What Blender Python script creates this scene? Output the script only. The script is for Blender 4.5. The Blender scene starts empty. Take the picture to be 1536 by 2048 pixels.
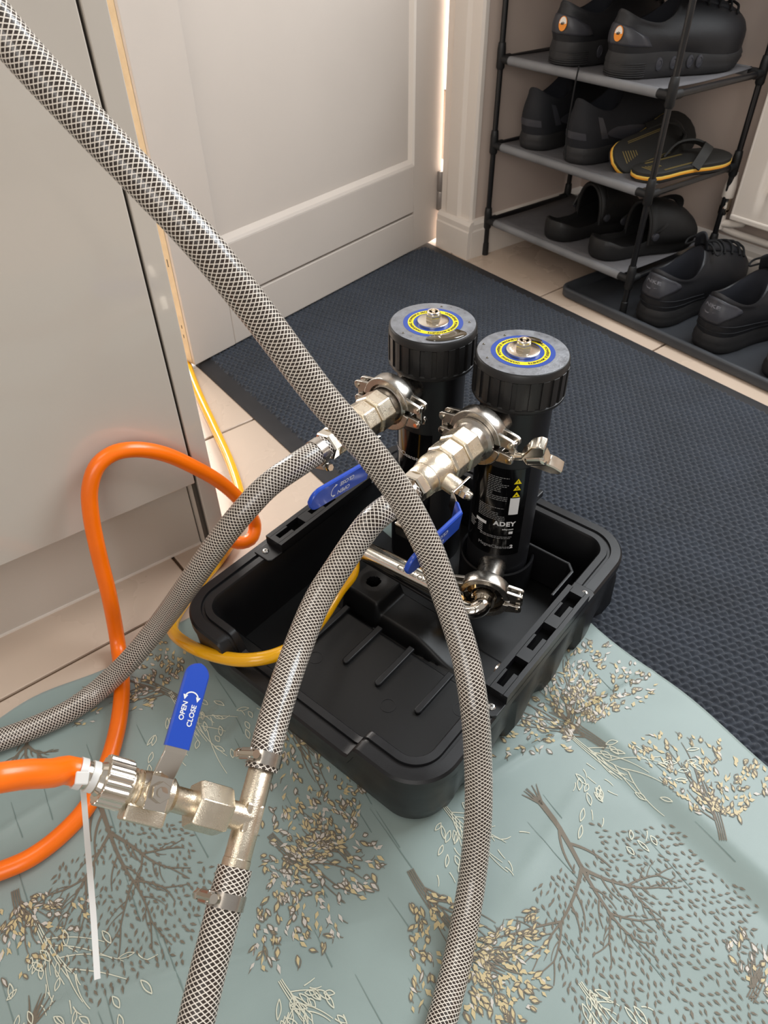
import bpy, math, random
import numpy as np
from mathutils import Vector, Matrix
random.seed(7)

# ------------------------------------------------------------------ camera
scene = bpy.context.scene
COL = scene.collection
H = 0.75
PITCH, ROLL, HEAD, FPX = 0.733757835, -0.0181467781, 0.942468156, 1433.2
_f = Vector((-math.sin(HEAD)*math.cos(PITCH), math.cos(HEAD)*math.cos(PITCH), -math.sin(PITCH)))
_r0 = Vector((math.cos(HEAD), math.sin(HEAD), 0)); _u0 = _r0.cross(_f)
_r = _r0*math.cos(ROLL) + _u0*math.sin(ROLL); _u = -_r0*math.sin(ROLL) + _u0*math.cos(ROLL)
CAM = Vector((0, 0, H))
cam = bpy.data.cameras.new('camera'); cam_o = bpy.data.objects.new('camera', cam); COL.objects.link(cam_o)
cam_o.matrix_world = Matrix(((_r.x, _u.x, -_f.x, 0), (_r.y, _u.y, -_f.y, 0), (_r.z, _u.z, -_f.z, H), (0, 0, 0, 1)))
cam.sensor_width = 36.0; cam.sensor_fit = 'AUTO'; cam.lens = FPX/2048*36.0
cam.clip_start = 0.02; cam.clip_end = 60
cam.dof.use_dof = True; cam.dof.focus_distance = 0.70; cam.dof.aperture_fstop = 17.0
scene.camera = cam_o

# ------------------------------------------------------------------ light
scene.view_settings.view_transform = 'Standard'; scene.view_settings.look = 'None'
scene.view_settings.exposure = 0.0; scene.view_settings.gamma = 1.0
scene.view_settings.use_curve_mapping = False
world = bpy.data.worlds.new('world'); scene.world = world; world.use_nodes = True
_bg = world.node_tree.nodes['Background']
_bg.inputs[0].default_value = (1.0, 0.955, 0.91, 1); _bg.inputs[1].default_value = 0.42

def area(name, loc, target, sx, sy, power, col):
    l = bpy.data.lights.new(name, 'AREA'); l.shape = 'RECTANGLE'; l.size = sx; l.size_y = sy
    l.energy = power; l.color = col
    o = bpy.data.objects.new(name, l); COL.objects.link(o); o.location = loc
    d = Vector(target) - Vector(loc); o.rotation_euler = d.to_track_quat('-Z', 'Y').to_euler()
    return o
area('daylight_through_back_window', (-0.25, 1.69, 1.50), (-0.30, 0.75, 0.45), 1.25, 1.05, 48, (0.90, 0.96, 1.0))
area('daylight_from_left_window', (-2.7, 0.72, 1.15), (-0.9, 0.40, 0.1), 0.9, 1.5, 75, (1.0, 0.95, 0.90))
area('daylight_in_hall', (-2.6, 1.75, 1.5), (-1.8, 2.4, 0.8), 0.8, 1.4, 170, (1.0, 0.99, 0.98))
area('added_front_fill', (1.3, -1.5, 1.6), (-0.9, 1.4, 0.4), 1.6, 1.2, 25, (1.0, 0.97, 0.93))  # added soft fill behind the camera, brightens the rack, shoes and wall
area('ceiling_lamp', (-0.5, -0.5, 2.35), (-0.6, 0.45, 0.0), 0.8, 0.8, 9, (1.0, 0.93, 0.84))

# ------------------------------------------------------------------ pixel helpers (true depth points)
def ray(x, y): return _r*((x-768)/FPX) - _u*((y-1024)/FPX) + _f
def PD(x, y, d): return CAM + ray(x, y)*d
def px_of(p): q = p-CAM; return (768+FPX*q.dot(_r)/q.dot(_f), 1024-FPX*q.dot(_u)/q.dot(_f))
def PZ(x, y, z):
    d = ray(x, y); return CAM + d*((z-H)/d.z)
def PY(x, y, Y):
    d = ray(x, y); return CAM + d*(Y/d.y)
ANG = math.radians(13.7)
S = Vector((math.cos(ANG), math.sin(ANG), 0)); L = Vector((-S.y, S.x, 0)); Z = Vector((0, 0, 1))
def W(u, v, z): return S*u + L*v + Z*z

# ------------------------------------------------------------------ materials
def lin(c):
    c = c/255.0
    return c/12.92 if c <= 0.04045 else ((c+0.055)/1.055)**2.4
def rgb(r, g, b): return (lin(r), lin(g), lin(b), 1)
MATS = {}
def mat(name, col, rough=0.5, metal=0.0, coat=0.0, spec=0.5, var=0.0, vscale=30, bump=0.0, bscale=200,
        trans=0.0, sheen=0.0, coat_rough=0.06, rvar=0.0, emit=None, ior=1.45):
    if name in MATS: return MATS[name]
    m = bpy.data.materials.new(name); m.use_nodes = True
    nt = m.node_tree; b = nt.nodes['Principled BSDF']
    b.inputs['Base Color'].default_value = rgb(*col)
    b.inputs['Roughness'].default_value = rough; b.inputs['Metallic'].default_value = metal
    b.inputs['Coat Weight'].default_value = coat; b.inputs['Coat Roughness'].default_value = coat_rough
    b.inputs['Specular IOR Level'].default_value = spec; b.inputs['IOR'].default_value = ior
    b.inputs['Transmission Weight'].default_value = trans
    b.inputs['Sheen Weight'].default_value = sheen
    tc = nt.nodes.new('ShaderNodeTexCoord')
    if var or rvar:
        n = nt.nodes.new('ShaderNodeTexNoise'); n.inputs['Scale'].default_value = vscale; n.inputs['Detail'].default_value = 4
        nt.links.new(tc.outputs['Object'], n.inputs['Vector'])
        if var:
            rp = nt.nodes.new('ShaderNodeValToRGB')
            c = rgb(*col)
            rp.color_ramp.elements[0].position = 0.3; rp.color_ramp.elements[1].position = 0.7
            rp.color_ramp.elements[0].color = tuple(max(0, x*(1-var)) for x in c[:3]) + (1,)
            rp.color_ramp.elements[1].color = tuple(min(1, x*(1+var)) for x in c[:3]) + (1,)
            nt.links.new(n.outputs['Fac'], rp.inputs['Fac']); nt.links.new(rp.outputs['Color'], b.inputs['Base Color'])
        if rvar:
            mr = nt.nodes.new('ShaderNodeMapRange')
            mr.inputs['From Min'].default_value = 0.3; mr.inputs['From Max'].default_value = 0.7
            mr.inputs['To Min'].default_value = max(0.02, rough-rvar); mr.inputs['To Max'].default_value = rough+rvar
            nt.links.new(n.outputs['Fac'], mr.inputs['Value']); nt.links.new(mr.outputs['Result'], b.inputs['Roughness'])
    if bump:
        n2 = nt.nodes.new('ShaderNodeTexNoise'); n2.inputs['Scale'].default_value = bscale; n2.inputs['Detail'].default_value = 3
        nt.links.new(tc.outputs['Object'], n2.inputs['Vector'])
        bp = nt.nodes.new('ShaderNodeBump'); bp.inputs['Strength'].default_value = bump; bp.inputs['Distance'].default_value = 0.001
        nt.links.new(n2.outputs['Fac'], bp.inputs['Height']); nt.links.new(bp.outputs['Normal'], b.inputs['Normal'])
    MATS[name] = m
    return m

M_DOOR = mat('white_satin_paint', (198, 187, 177), 0.38, var=0.02, vscale=6)
M_TRIM = mat('white_trim_paint', (226, 216, 206), 0.35)
M_WALL = mat('pinkish_beige_wall_paint', (200, 182, 170), 0.7, var=0.02, vscale=5)
M_WOOD = mat('raw_pale_wood', (214, 192, 158), 0.6, var=0.06, vscale=60)
M_CAB = mat('gloss_grey_cabinet', (196, 187, 176), 0.16, coat=0.5, coat_rough=0.04)
M_PLINTH = mat('matt_grey_plinth', (196, 186, 175), 0.35)
M_GAP = mat('dark_gap', (66, 60, 54), 0.6)
M_TILE = mat('beige_ceramic_tile', (196, 176, 158), 0.28, var=0.035, vscale=7, rvar=0.05)
M_GROUT = mat('brown_grout', (92, 72, 54), 0.9, var=0.1, vscale=50)
M_RUBBER = mat('black_rubber_border', (44, 43, 45), 0.6, var=0.15, vscale=25)
M_PILE = mat('navy_ribbed_pile', (37, 43, 53), 0.75, var=0.22, vscale=9, bump=0.5, bscale=900, sheen=0.25)
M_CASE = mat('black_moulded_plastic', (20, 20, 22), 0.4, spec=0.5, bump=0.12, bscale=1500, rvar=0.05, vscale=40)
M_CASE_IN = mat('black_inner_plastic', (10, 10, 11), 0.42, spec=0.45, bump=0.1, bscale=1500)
M_RAIL = mat('satin_black_rail', (20, 20, 22), 0.36)
M_CAN = mat('satin_black_steel', (22, 22, 24), 0.33, spec=0.5)
M_CAP = mat('ribbed_black_plastic', (30, 29, 29), 0.4)
M_CAPTOP = mat('scuffed_cap_top_painted_sheen', (112, 114, 119), 0.36, spec=1.0, var=0.25, vscale=120, bump=0.35, bscale=500, rvar=0.1)  # scuffed plastic, with its grey lifted to paint in the reflected window light
M_LABEL = mat('gloss_black_label', (9, 9, 10), 0.12, spec=0.6)
M_WHITE = mat('white_print', (222, 222, 222), 0.4)
M_GREYP = mat('grey_print', (150, 150, 150), 0.4)
M_YEL = mat('yellow_print', (238, 214, 24), 0.4)
M_BLUEP = mat('blue_print', (40, 70, 150), 0.35)
M_BLACKP = mat('black_print', (25, 25, 20), 0.5)
M_NICKEL = mat('nickel_plated_brass', (226, 214, 194), 0.27, metal=1.0, bump=0.25, bscale=1200, rvar=0.06, vscale=90)
M_NICKEL_S = mat('smooth_nickel', (228, 220, 206), 0.16, metal=1.0, rvar=0.05, vscale=60)
M_STEEL = mat('brushed_steel', (186, 180, 172), 0.27, metal=1.0, rvar=0.06, vscale=80)
M_CHROME = mat('polished_chrome', (220, 212, 200), 0.08, metal=1.0)
M_BRASS = mat('polished_brass', (214, 176, 118), 0.14, metal=1.0)
M_ZINC = mat('bright_zinc_screw', (200, 198, 194), 0.25, metal=1.0)
M_BLUE = mat('blue_vinyl_sleeve', (22, 66, 168), 0.3, coat=0.25)
M_HOSE = mat('brown_water_in_clear_hose', (52, 40, 32), 0.35, coat=0.5, var=0.25, vscale=40, coat_rough=0.1)
M_BRAID = mat('white_polyester_braid', (226, 216, 204), 0.4, coat=0.6, coat_rough=0.12)
M_ORANGE = mat('orange_hose_rubber', (247, 112, 4), 0.32, coat=0.2, var=0.05, vscale=30, coat_rough=0.15)
M_YELLOW = mat('yellow_hose_plastic', (238, 172, 8), 0.22, coat=0.5, coat_rough=0.08)
M_TIE = mat('translucent_white_nylon', (214, 212, 208), 0.4)
M_RACK = mat('black_rack_tube', (20, 20, 22), 0.3, coat=0.2)
M_JOINT = mat('black_plastic_joint', (24, 24, 25), 0.5)
M_SHELF = mat('grey_shelf_fabric', (92, 90, 92), 0.75, var=0.08, vscale=40, bump=0.2, bscale=1500)
M_SLEEVE = mat('silver_grey_sleeve', (118, 118, 120), 0.45, var=0.2, vscale=12)
M_SHOE = mat('black_shoe_leather', (28, 28, 31), 0.5, bump=0.2, bscale=700, var=0.12, vscale=30)
M_SHOE2 = mat('black_shoe_mesh', (22, 23, 28), 0.7, bump=0.5, bscale=1400)
M_SOLE = mat('charcoal_rubber_sole', (40, 39, 40), 0.6, var=0.15, vscale=40)
M_LINING = mat('dark_navy_lining', (22, 24, 32), 0.85)
M_LACE = mat('black_lace', (18, 18, 20), 0.8)
M_PATCH = mat('glossy_charcoal_patch', (58, 58, 63), 0.38)
M_LOGO = mat('grey_emboss', (112, 112, 118), 0.35)
M_CLOG = mat('matt_black_foam', (26, 25, 25), 0.55, bump=0.15, bscale=900)
M_FF = mat('black_flip_flop_foam', (34, 32, 29), 0.7)
M_FFS = mat('orange_stripe_foam', (226, 152, 42), 0.5)
M_FFY = mat('pale_yellow_foam', (236, 196, 92), 0.5)
M_GOLD = mat('dull_gold_print', (128, 110, 62), 0.5)
M_BADGE_O = mat('orange_badge', (232, 140, 40), 0.35)
M_BADGE_W = mat('white_badge', (228, 220, 210), 0.35)
M_TRAY = mat('dark_grey_boot_tray', (58, 60, 64), 0.4, var=0.12, vscale=14)
M_RAD = mat('white_radiator_enamel', (232, 222, 212), 0.25)
M_HINGE = mat('dull_steel_hinge', (150, 142, 136), 0.45, metal=0.5)
M_CLOTH = mat('pale_teal_satin_cloth', (136, 151, 147), 0.42, sheen=0.3, var=0.03, vscale=20, bump=0.12, bscale=2500)
M_TBROWN = mat('taupe_embroidery', (112, 102, 88), 0.55)
M_TCREAM = mat('cream_embroidery', (206, 204, 184), 0.5)
M_TGOLD = mat('gold_embroidery', (192, 174, 132), 0.45)
M_TPINK = mat('pale_silver_embroidery', (196, 188, 178), 0.45)
M_WATER = mat('dark_water_film', (62, 54, 38), 0.04, spec=0.7, coat=1.0, coat_rough=0.01)

# ------------------------------------------------------------------ mesh builder
def frame(o, z, x=None):
    z = Vector(z).normalized()
    if x is None: x = Vector((1, 0, 0)) if abs(z.x) < 0.9 else Vector((0, 1, 0))
    x = Vector(x); x = (x - z*x.dot(z)).normalized(); y = z.cross(x)
    return Matrix(((x.x, y.x, z.x, o[0]), (x.y, y.y, z.y, o[1]), (x.z, y.z, z.z, o[2]), (0, 0, 0, 1)))
ID = Matrix.Identity(4)
BXM = frame((0, 0, 0), (0, 0, 1), S)     # case frame: local x=u, y=v

class MB:
    def __init__(self): self.v = []; self.f = []
    def add(self, vs, fs, M=None):
        o = len(self.v)
        if M is None: self.v += [Vector(p) for p in vs]
        else: self.v += [M @ Vector(p) for p in vs]
        self.f += [tuple(i+o for i in f) for f in fs]
        return self
    def box(self, c, s, M=None):
        x, y, z = c; a, b, d = s[0]/2, s[1]/2, s[2]/2
        vs = [(x+i*a, y+j*b, z+k*d) for i in (-1, 1) for j in (-1, 1) for k in (-1, 1)]
        return self.add(vs, [(0, 1, 3, 2), (4, 6, 7, 5), (0, 4, 5, 1), (2, 3, 7, 6), (0, 2, 6, 4), (1, 5, 7, 3)], M)
    def lathe(self, prof, M=None, n=32, cap=True):
        vs = []; fs = []
        for r, h in prof:
            for i in range(n):
                a = 2*math.pi*i/n; vs.append((r*math.cos(a), r*math.sin(a), h))
        for k in range(len(prof)-1):
            for i in range(n):
                j = (i+1) % n; fs.append((k*n+i, k*n+j, (k+1)*n+j, (k+1)*n+i))
        if cap:
            fs.append(tuple(reversed(range(n)))); b = (len(prof)-1)*n; fs.append(tuple(b+i for i in range(n)))
        return self.add(vs, fs, M)
    def arc(self, prof, a0, a1, M=None, n=20):
        """closed (r,h) profile swept from a0 to a1, capped"""
        m = len(prof); vs = []; fs = []
        for i in range(n+1):
            a = a0+(a1-a0)*i/n
            for r, h in prof: vs.append((r*math.cos(a), r*math.sin(a), h))
        for i in range(n):
            for k in range(m):
                l = (k+1) % m; fs.append((i*m+k, (i+1)*m+k, (i+1)*m+l, i*m+l))
        fs.append(tuple(range(m))); fs.append(tuple(reversed([n*m+k for k in range(m)])))
        return self.add(vs, fs, M)
    def prism(self, pts, h0, h1, M=None):
        n = len(pts); vs = [(p[0], p[1], h0) for p in pts]+[(p[0], p[1], h1) for p in pts]
        fs = [(i, (i+1) % n, n+(i+1) % n, n+i) for i in range(n)]
        fs += [tuple(reversed(range(n))), tuple(range(n, 2*n))]
        return self.add(vs, fs, M)
    def loft(self, rings, cap0=True, cap1=True, closed=True, M=None):
        n = len(rings[0]); vs = [p for r in rings for p in r]; fs = []
        for k in range(len(rings)-1):
            for i in range(n if closed else n-1):
                j = (i+1) % n; fs.append((k*n+i, k*n+j, (k+1)*n+j, (k+1)*n+i))
        if cap0: fs.append(tuple(reversed(range(n))))
        if cap1: b = (len(rings)-1)*n; fs.append(tuple(b+i for i in range(n)))
        return self.add(vs, fs, M)
    def tube(self, pts, r, n=12, M=None, cap=True):
        fr = ptframes(pts); rings = []
        for k, (p, t, a, b) in enumerate(fr):
            rr = r[k] if isinstance(r, (list, tuple)) else r
            rings.append([p + a*(rr*math.cos(2*math.pi*i/n)) + b*(rr*math.sin(2*math.pi*i/n)) for i in range(n)])
        return self.loft(rings, cap, cap, True, M)
    def build(self, name, m, parent=None, smooth=35, bevel=0, bseg=2, kind=None, origin=None, label=None):
        me = bpy.data.meshes.new(name)
        if parent is not None: org = root_loc(parent)
        elif origin is not None: org = Vector(origin)
        else:
            xs = [p.x for p in self.v]; ys = [p.y for p in self.v]; zs = [p.z for p in self.v]
            org = Vector(((min(xs)+max(xs))/2, (min(ys)+max(ys))/2, min(zs)))
        me.from_pydata([tuple(p-org) for p in self.v], [], self.f)
        me.update()
        o = bpy.data.objects.new(name, me); COL.objects.link(o)
        me.materials.append(m)
        if smooth:
            me.shade_smooth(); me.set_sharp_from_angle(angle=math.radians(smooth))
        if parent is not None: o.parent = parent
        else: o.location = org
        if bevel:
            b = o.modifiers.new('bevel', 'BEVEL'); b.width = bevel; b.segments = bseg; b.limit_method = 'ANGLE'; b.angle_limit = math.radians(40)
        if kind: o['kind'] = kind
        if label: o['label'] = label
        return o
def root_loc(o):
    l = Vector(o.location)
    while o.parent: o = o.parent; l += Vector(o.location)
    return l
def ptframes(pts):
    pts = [Vector(p) for p in pts]; out = []
    for i, p in enumerate(pts):
        a = pts[max(0, i-1)]; b = pts[min(len(pts)-1, i+1)]; t = (b-a).normalized()
        if i == 0:
            x = Vector((0, 0, 1)) if abs(t.z) < 0.9 else Vector((1, 0, 0)); n = (x - t*x.dot(t)).normalized()
        else:
            n = out[-1][2]; n = (n - t*n.dot(t)).normalized()
        out.append((p, t, n, t.cross(n)))
    return out
def spline(pts, step):
    pts = [Vector(p) for p in pts]; P = [pts[0]*2-pts[1]] + pts + [pts[-1]*2-pts[-2]]; dense = []
    for i in range(1, len(P)-2):
        p0, p1, p2, p3 = P[i-1:i+3]
        # centripetal Catmull-Rom
        t0 = 0; t1 = t0+max(1e-4, (p1-p0).length)**.5; t2 = t1+max(1e-4, (p2-p1).length)**.5; t3 = t2+max(1e-4, (p3-p2).length)**.5
        for k in range(24):
            t = t1+(t2-t1)*k/24
            a1 = p0*((t1-t)/(t1-t0))+p1*((t-t0)/(t1-t0)); a2 = p1*((t2-t)/(t2-t1))+p2*((t-t1)/(t2-t1)); a3 = p2*((t3-t)/(t3-t2))+p3*((t-t2)/(t3-t2))
            b1 = a1*((t2-t)/(t2-t0))+a2*((t-t0)/(t2-t0)); b2 = a2*((t3-t)/(t3-t1))+a3*((t-t1)/(t3-t1))
            dense.append(b1*((t2-t)/(t2-t1))+b2*((t-t1)/(t2-t1)))
    dense.append(pts[-1])
    for _ in range(2):
        dense = [dense[0]] + [(dense[i-1]+dense[i]*2+dense[i+1])/4 for i in range(1, len(dense)-1)] + [dense[-1]]
    out = [dense[0]]; acc = 0
    for i in range(1, len(dense)):
        a, b = dense[i-1], dense[i]; d = (b-a).length
        while acc + d >= step:
            q = (step-acc)/d; a = a.lerp(b, q); out.append(a.copy()); d = (b-a).length; acc = 0
        acc += d
    if (out[-1]-dense[-1]).length > step*.3: out.append(dense[-1])
    return out
def thing(name, label, cat, loc, group=None, kind=None):
    o = bpy.data.objects.new(name, None); COL.objects.link(o); o.location = loc; o.empty_display_size = 0.02
    o['label'] = label; o['category'] = cat
    if group: o['group'] = group
    if kind: o['kind'] = kind
    return o
def tag(o, label, cat, group=None, kind=None):
    o['label'] = label; o['category'] = cat
    if group: o['group'] = group
    if kind: o['kind'] = kind
    return o
def hexa(r, n=6, rot=0): return [(r*math.cos(2*math.pi*i/n+rot), r*math.sin(2*math.pi*i/n+rot)) for i in range(n)]
def hexnut(mb, M, r, h0, h1, n=6, ch=0.0012):
    """chamfered hexagonal nut"""
    rings = []
    for rr, h in ((r*.93, h0), (r, h0+ch), (r, h1-ch), (r*.93, h1)):
        rings.append([(p[0], p[1], h) for p in hexa(rr, n, 0.2)])
    return mb.loft(rings, True, True, True, M)
def text_geo(s, size, bold=0.0, align='CENTER', space=1.0):
    cu = bpy.data.curves.new('t', 'FONT'); cu.body = s; cu.size = size; cu.align_x = align; cu.align_y = 'CENTER'; cu.offset = bold; cu.space_character = space
    cu.resolution_u = 3
    o = bpy.data.objects.new('t', cu); COL.objects.link(o)
    me = bpy.data.meshes.new_from_object(o)
    vs = [v.co.copy() for v in me.vertices]; fs = [tuple(p.vertices) for p in me.polygons]
    bpy.data.objects.remove(o); bpy.data.curves.remove(cu); bpy.data.meshes.remove(me)
    return vs, fs
def smooth01(a, b, x):
    t = max(0.0, min(1.0, (x-a)/(b-a))); return t*t*(3-2*t)

# ================================================================== SETTING
# ---- tiled floor: grout bed plus single tiles, turned 2.2 degrees
fl = MB().box((0, 0, -0.026), (5.0, 4.6, 0.044), Matrix.Translation((-0.6, 0.3, 0))).build('floor', M_GROUT, smooth=0)
tag(fl, 'beige ceramic tile floor with brown grout joints', 'floor', kind='structure')
TA = math.radians(2.2); TX = Vector((math.cos(TA), math.sin(TA), 0)); TY = Vector((-TX.y, TX.x, 0))
T0 = Vector((-0.7, 0.187, 0)); TP = 0.3185; tile_me = None
for i in range(-5, 6):
    for j in range(-5, 6):
        c = T0 + TX*((i+.5)*TP+.006) + TY*((j+.5)*TP)
        if not (-2.4 < c.x < 1.2 and -1.2 < c.y < 1.85): continue
        if tile_me is None:
            t = MB().box((0, 0, -0.003), (TP-.0045, TP-.0045, 0.006)).build('tile', M_TILE, parent=fl, smooth=0)
            b = MB()
            a = (TP-.0045)/2; k = a-.0015
            t.data.clear_geometry()
            q = lambda s, z: [(-s, -s, z), (s, -s, z), (s, s, z), (-s, s, z)]
            b.loft([q(a, -.006), q(a, -.0012), q(k, 0)])
            t.data.from_pydata([tuple(p) for p in b.v], [], b.f); tile_me = t.data
        else:
            t = bpy.data.objects.new('tile', tile_me); COL.objects.link(t); t.parent = fl
        t.location = c - root_loc(fl); t.rotation_euler = (0, 0, TA)

# ---- walls
YW = 1.65; XP = -1.33; YP = 1.262
def wrect(x0, x1, z0, z1, y): return [(x0, y, z0), (x1, y, z0), (x1, y, z1), (x0, y, z1)]
WX0, WX1, WZ0, WZ1 = -.90, .40, .96, 2.04
w = MB().loft([wrect(XP-.04, 1.6, 0, 2.4, YW), wrect(WX0, WX1, WZ0, WZ1, YW), wrect(WX0, WX1, WZ0, WZ1, YW+.1), wrect(XP-.04, 1.6, 0, 2.4, YW+.1), wrect(XP-.04, 1.6, 0, 2.4, YW)], False, False).build('wall_back', M_WALL, smooth=0)
tag(w, 'pinkish beige painted wall behind the shoe rack', 'wall', kind='structure')
wn = MB().loft([wrect(WX0+.002, WX1-.002, WZ0+.002, WZ1-.002, YW+.055), wrect(WX0+.05, WX1-.05, WZ0+.05, WZ1-.05, YW+.055), wrect(WX0+.05, WX1-.05, WZ0+.05, WZ1-.05, YW+.098), wrect(WX0+.002, WX1-.002, WZ0+.002, WZ1-.002, YW+.098), wrect(WX0+.002, WX1-.002, WZ0+.002, WZ1-.002, YW+.055)], False, False).build('window_1', M_TRIM, smooth=0)
tag(wn, 'white window frame in the wall above the radiator', 'window', kind='structure')
w = MB().box((-2.35, 2.45, 1.2), (1.9, .1, 2.4)).build('wall_hall', M_TRIM, smooth=0)
tag(w, 'bright white hall wall seen through the gap at the door hinge', 'wall', kind='structure')
w = MB().box((XP-.052, (YP+YW)/2+.05, 1.2), (0.104, YW-YP+.1, 2.4)).build('wall_left', M_WALL, smooth=0)
tag(w, 'short beige wall return between the door frame and the shoe rack', 'wall', kind='structure')
# architrave of the doorway
tr = MB()
prof = [(-1.437, 1.262), (-1.437, 1.244), (-1.430, 1.244), (-1.420, 1.244), (-1.412, 1.240), (-1.372, 1.240), (-1.362, 1.246), (-1.332, 1.246), (-1.328, 1.252), (-1.328, 1.262)]
tr.prism(prof, 0.09, 2.1)
tr = tr.build('trim_1', M_TRIM, smooth=20); tag(tr, 'white moulded door architrave beside the shoe rack', 'door frame', kind='structure')
def skirt(name, pts2, label):
    """profiled skirting board swept along a line; pts2 = (start, end, outward normal)"""
    a, b, n = [Vector((p[0], p[1], 0)) for p in pts2]
    sec = [(0, 0), (.0165, 0), (.0165, .066), (.0145, .070), (.0145, .082), (.009, .090), (0, .092)]
    mb = MB(); mb.loft([[p + n*d + Z*z for d, z in sec] for p in (a, b)], closed=True)
    o = mb.build(name, M_TRIM, smooth=25); tag(o, label, 'skirting board', kind='structure'); return o
skirt('baseboard_back', ((1.5, YW), (XP, YW), (0, -1)), 'white skirting board along the wall behind the shoe rack')
skirt('baseboard_left', ((XP, YW), (XP, 1.24), (1, 0)), 'white skirting board on the short wall left of the shoe rack')
skirt('baseboard_front', ((XP+.016, 1.246), (-1.437, 1.246), (0, -1)), 'white skirting block at the foot of the door frame')

# ---- open panelled door
HX = Vector((-1.452, 1.252, 0)); DD = Vector((0.25, -0.968, 0)).normalized(); DN = Vector((0.968, 0.25, 0)).normalized()
DM = Matrix(((DD.x, 0, DN.x, HX.x), (DD.y, 0, DN.y, HX.y), (0, 1, 0, 0), (0, 0, 0, 1)))  # x along door, y up, z towards room
door = thing('door_1', 'open white panelled door standing ajar beside the cabinet', 'door', HX + DD*.42 + Z*.009, kind='structure')
DZ0 = 0.0125; DLEN = 0.8355
def dbox(x0, x1, y0, y1, z0, z1, name, m, bev=.0012):
    return MB().box(((x0+x1)/2, (y0+y1)/2, (z0+z1)/2), (x1-x0, y1-y0, z1-z0), DM).build(name, m, door, smooth=0, bevel=bev)
dbox(0.1135, 0.7265, DZ0, 2.0, -0.039, -0.013, 'panel', M_DOOR)
dbox(0, 0.113, DZ0, 2.0, -0.040, 0, 'hinge_stile', M_DOOR)
dbox(0.727, DLEN, DZ0, 2.0, -0.040, 0, 'lock_stile', M_DOOR)
dbox(0.1132, 0.7268, DZ0, 0.1035, -0.013, 0, 'lower_rail_board', M_DOOR, .002)
dbox(0.1132, 0.7268, 0.1085, 0.2165, -0.013, 0, 'upper_rail_board', M_DOOR, .002)
MB().prism([(0.2165, 0), (0.2225, -.003), (0.2300, -.013), (0.2165, -.013)], 0.1132, 0.7268,
           DM @ Matrix(((0, 0, 1, 0), (1, 0, 0, 0), (0, 1, 0, 0), (0, 0, 0, 1)))).build('bottom_moulding', M_DOOR, door, smooth=0)
MB().prism([(0.113, 0), (0.113, -.013), (0.122, -.013), (0.1175, -.003)], 0.2165, 2.0,
           DM @ Matrix(((1, 0, 0, 0), (0, 0, 1, 0), (0, 1, 0, 0), (0, 0, 0, 1)))).build('side_moulding', M_TRIM, door, smooth=0)
# raw wooden leading edge with nail holes
MB().box((DLEN+.0004, 1.0, -0.0205), (.001, 1.97, .0275), DM).build('wooden_edge', M_WOOD, door, smooth=0)
hl = MB()
for zz in (.072, .092, .215, .222, .36): hl.box((DLEN+.001, zz, -.016), (.0006, .007, .002), DM)
hl.build('nail_hole', M_GAP, door, smooth=0)
# butt hinge
hg = MB()
HM = Matrix.Translation(HX + Vector((.006, -.006, 0)))
for a, b in ((.087, .1335), (.1345, .181)): hg.lathe([(.0085, a), (.0095, a+.002), (.0095, b-.002), (.0085, b)], HM, 20)
hg = hg.build('hinge', M_HINGE, door, smooth=30)
MB().box((-.010, .004, .134), (.018, .0025, .092), HM @ Matrix.Rotation(-1.3, 4, 'Z')).build('hinge_leaf', M_HINGE, hg, smooth=0)

# ---- kitchen cabinet
cab = thing('base_cabinet', 'glossy pale grey kitchen cabinet with a recessed plinth at left', 'cabinet', (-1.02, -.25, 0))
XC = -0.735
MB().box(((-1.32+XC-.02)/2, -.30, .575), (1.32+XC-.02, 1.06, .85)).build('carcass', M_PLINTH, cab, smooth=0)
MB().box((XC-.009, -.187, .575), (.018, .830, .850)).build('door', M_CAB, cab, smooth=0, bevel=.0015)
MB().box((XC-.012, .2295, .50), (.012, .0035, 1.0)).build('gap_strip', M_GAP, cab, smooth=0)
MB().box(((XC-1.32)/2, .2425, .5), (1.32+XC, .0225, 1.0)).build('end_panel', M_CAB, cab, smooth=0, bevel=.001)
MB().box((-.793, -.295, .0745), (.016, 1.05, .149)).build('plinth', M_PLINTH, cab, smooth=0, bevel=.0008)
MB().box((-.784, -.295, .0015), (.003, 1.05, .003)).build('sealant_bead', M_TRIM, cab, smooth=0)

# ---- radiator on the back wall
rd = thing('radiator', 'white ribbed panel radiator at the right edge of the picture', 'radiator', (-.45, 1.6, .14))
x0r, x1r, z0r, z1r, yr = -.842, -.05, .158, .75, 1.572
mb = MB(); n = 220; cols = []
def flute(x):
    t = (x-x0r-.038)/.0335; k = t-math.floor(t)
    if t < 0 or x > x1r-.03: return 0
    return .010*(smooth01(.08, .26, k)-smooth01(.60, .80, k))
rows = [z0r+.012, z0r+.055, z0r+.075, z1r-.07, z1r-.05, z1r-.012]; amp = [0, 0, 1, 1, 0, 0]
rings = []
for zi, zz in enumerate(rows):
    rings.append([(x0r+.006+(x1r-x0r-.012)*i/n, yr+flute(x0r+(x1r-x0r)*i/n)*amp[zi], zz) for i in range(n+1)])
mb.loft(rings, False, False, False); mb.build('front_panel', M_RAD, rd, smooth=50)
for zz in (z0r+.006, z1r-.006): MB().box(((x0r+x1r)/2, yr+.022, zz), (x1r-x0r, .05, .012)).build('edge_seam', M_RAD, rd, smooth=0, bevel=.003)
MB().box((x0r+.003, yr+.03, (z0r+z1r)/2), (.006, .062, z1r-z0r)).build('side_grille', M_RAD, rd, smooth=0, bevel=.002)
MB().box(((x0r+x1r)/2, yr+.045, (z0r+z1r)/2), (x1r-x0r-.02, .012, z1r-z0r-.04)).build('rear_panel', M_RAD, rd, smooth=0)
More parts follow.
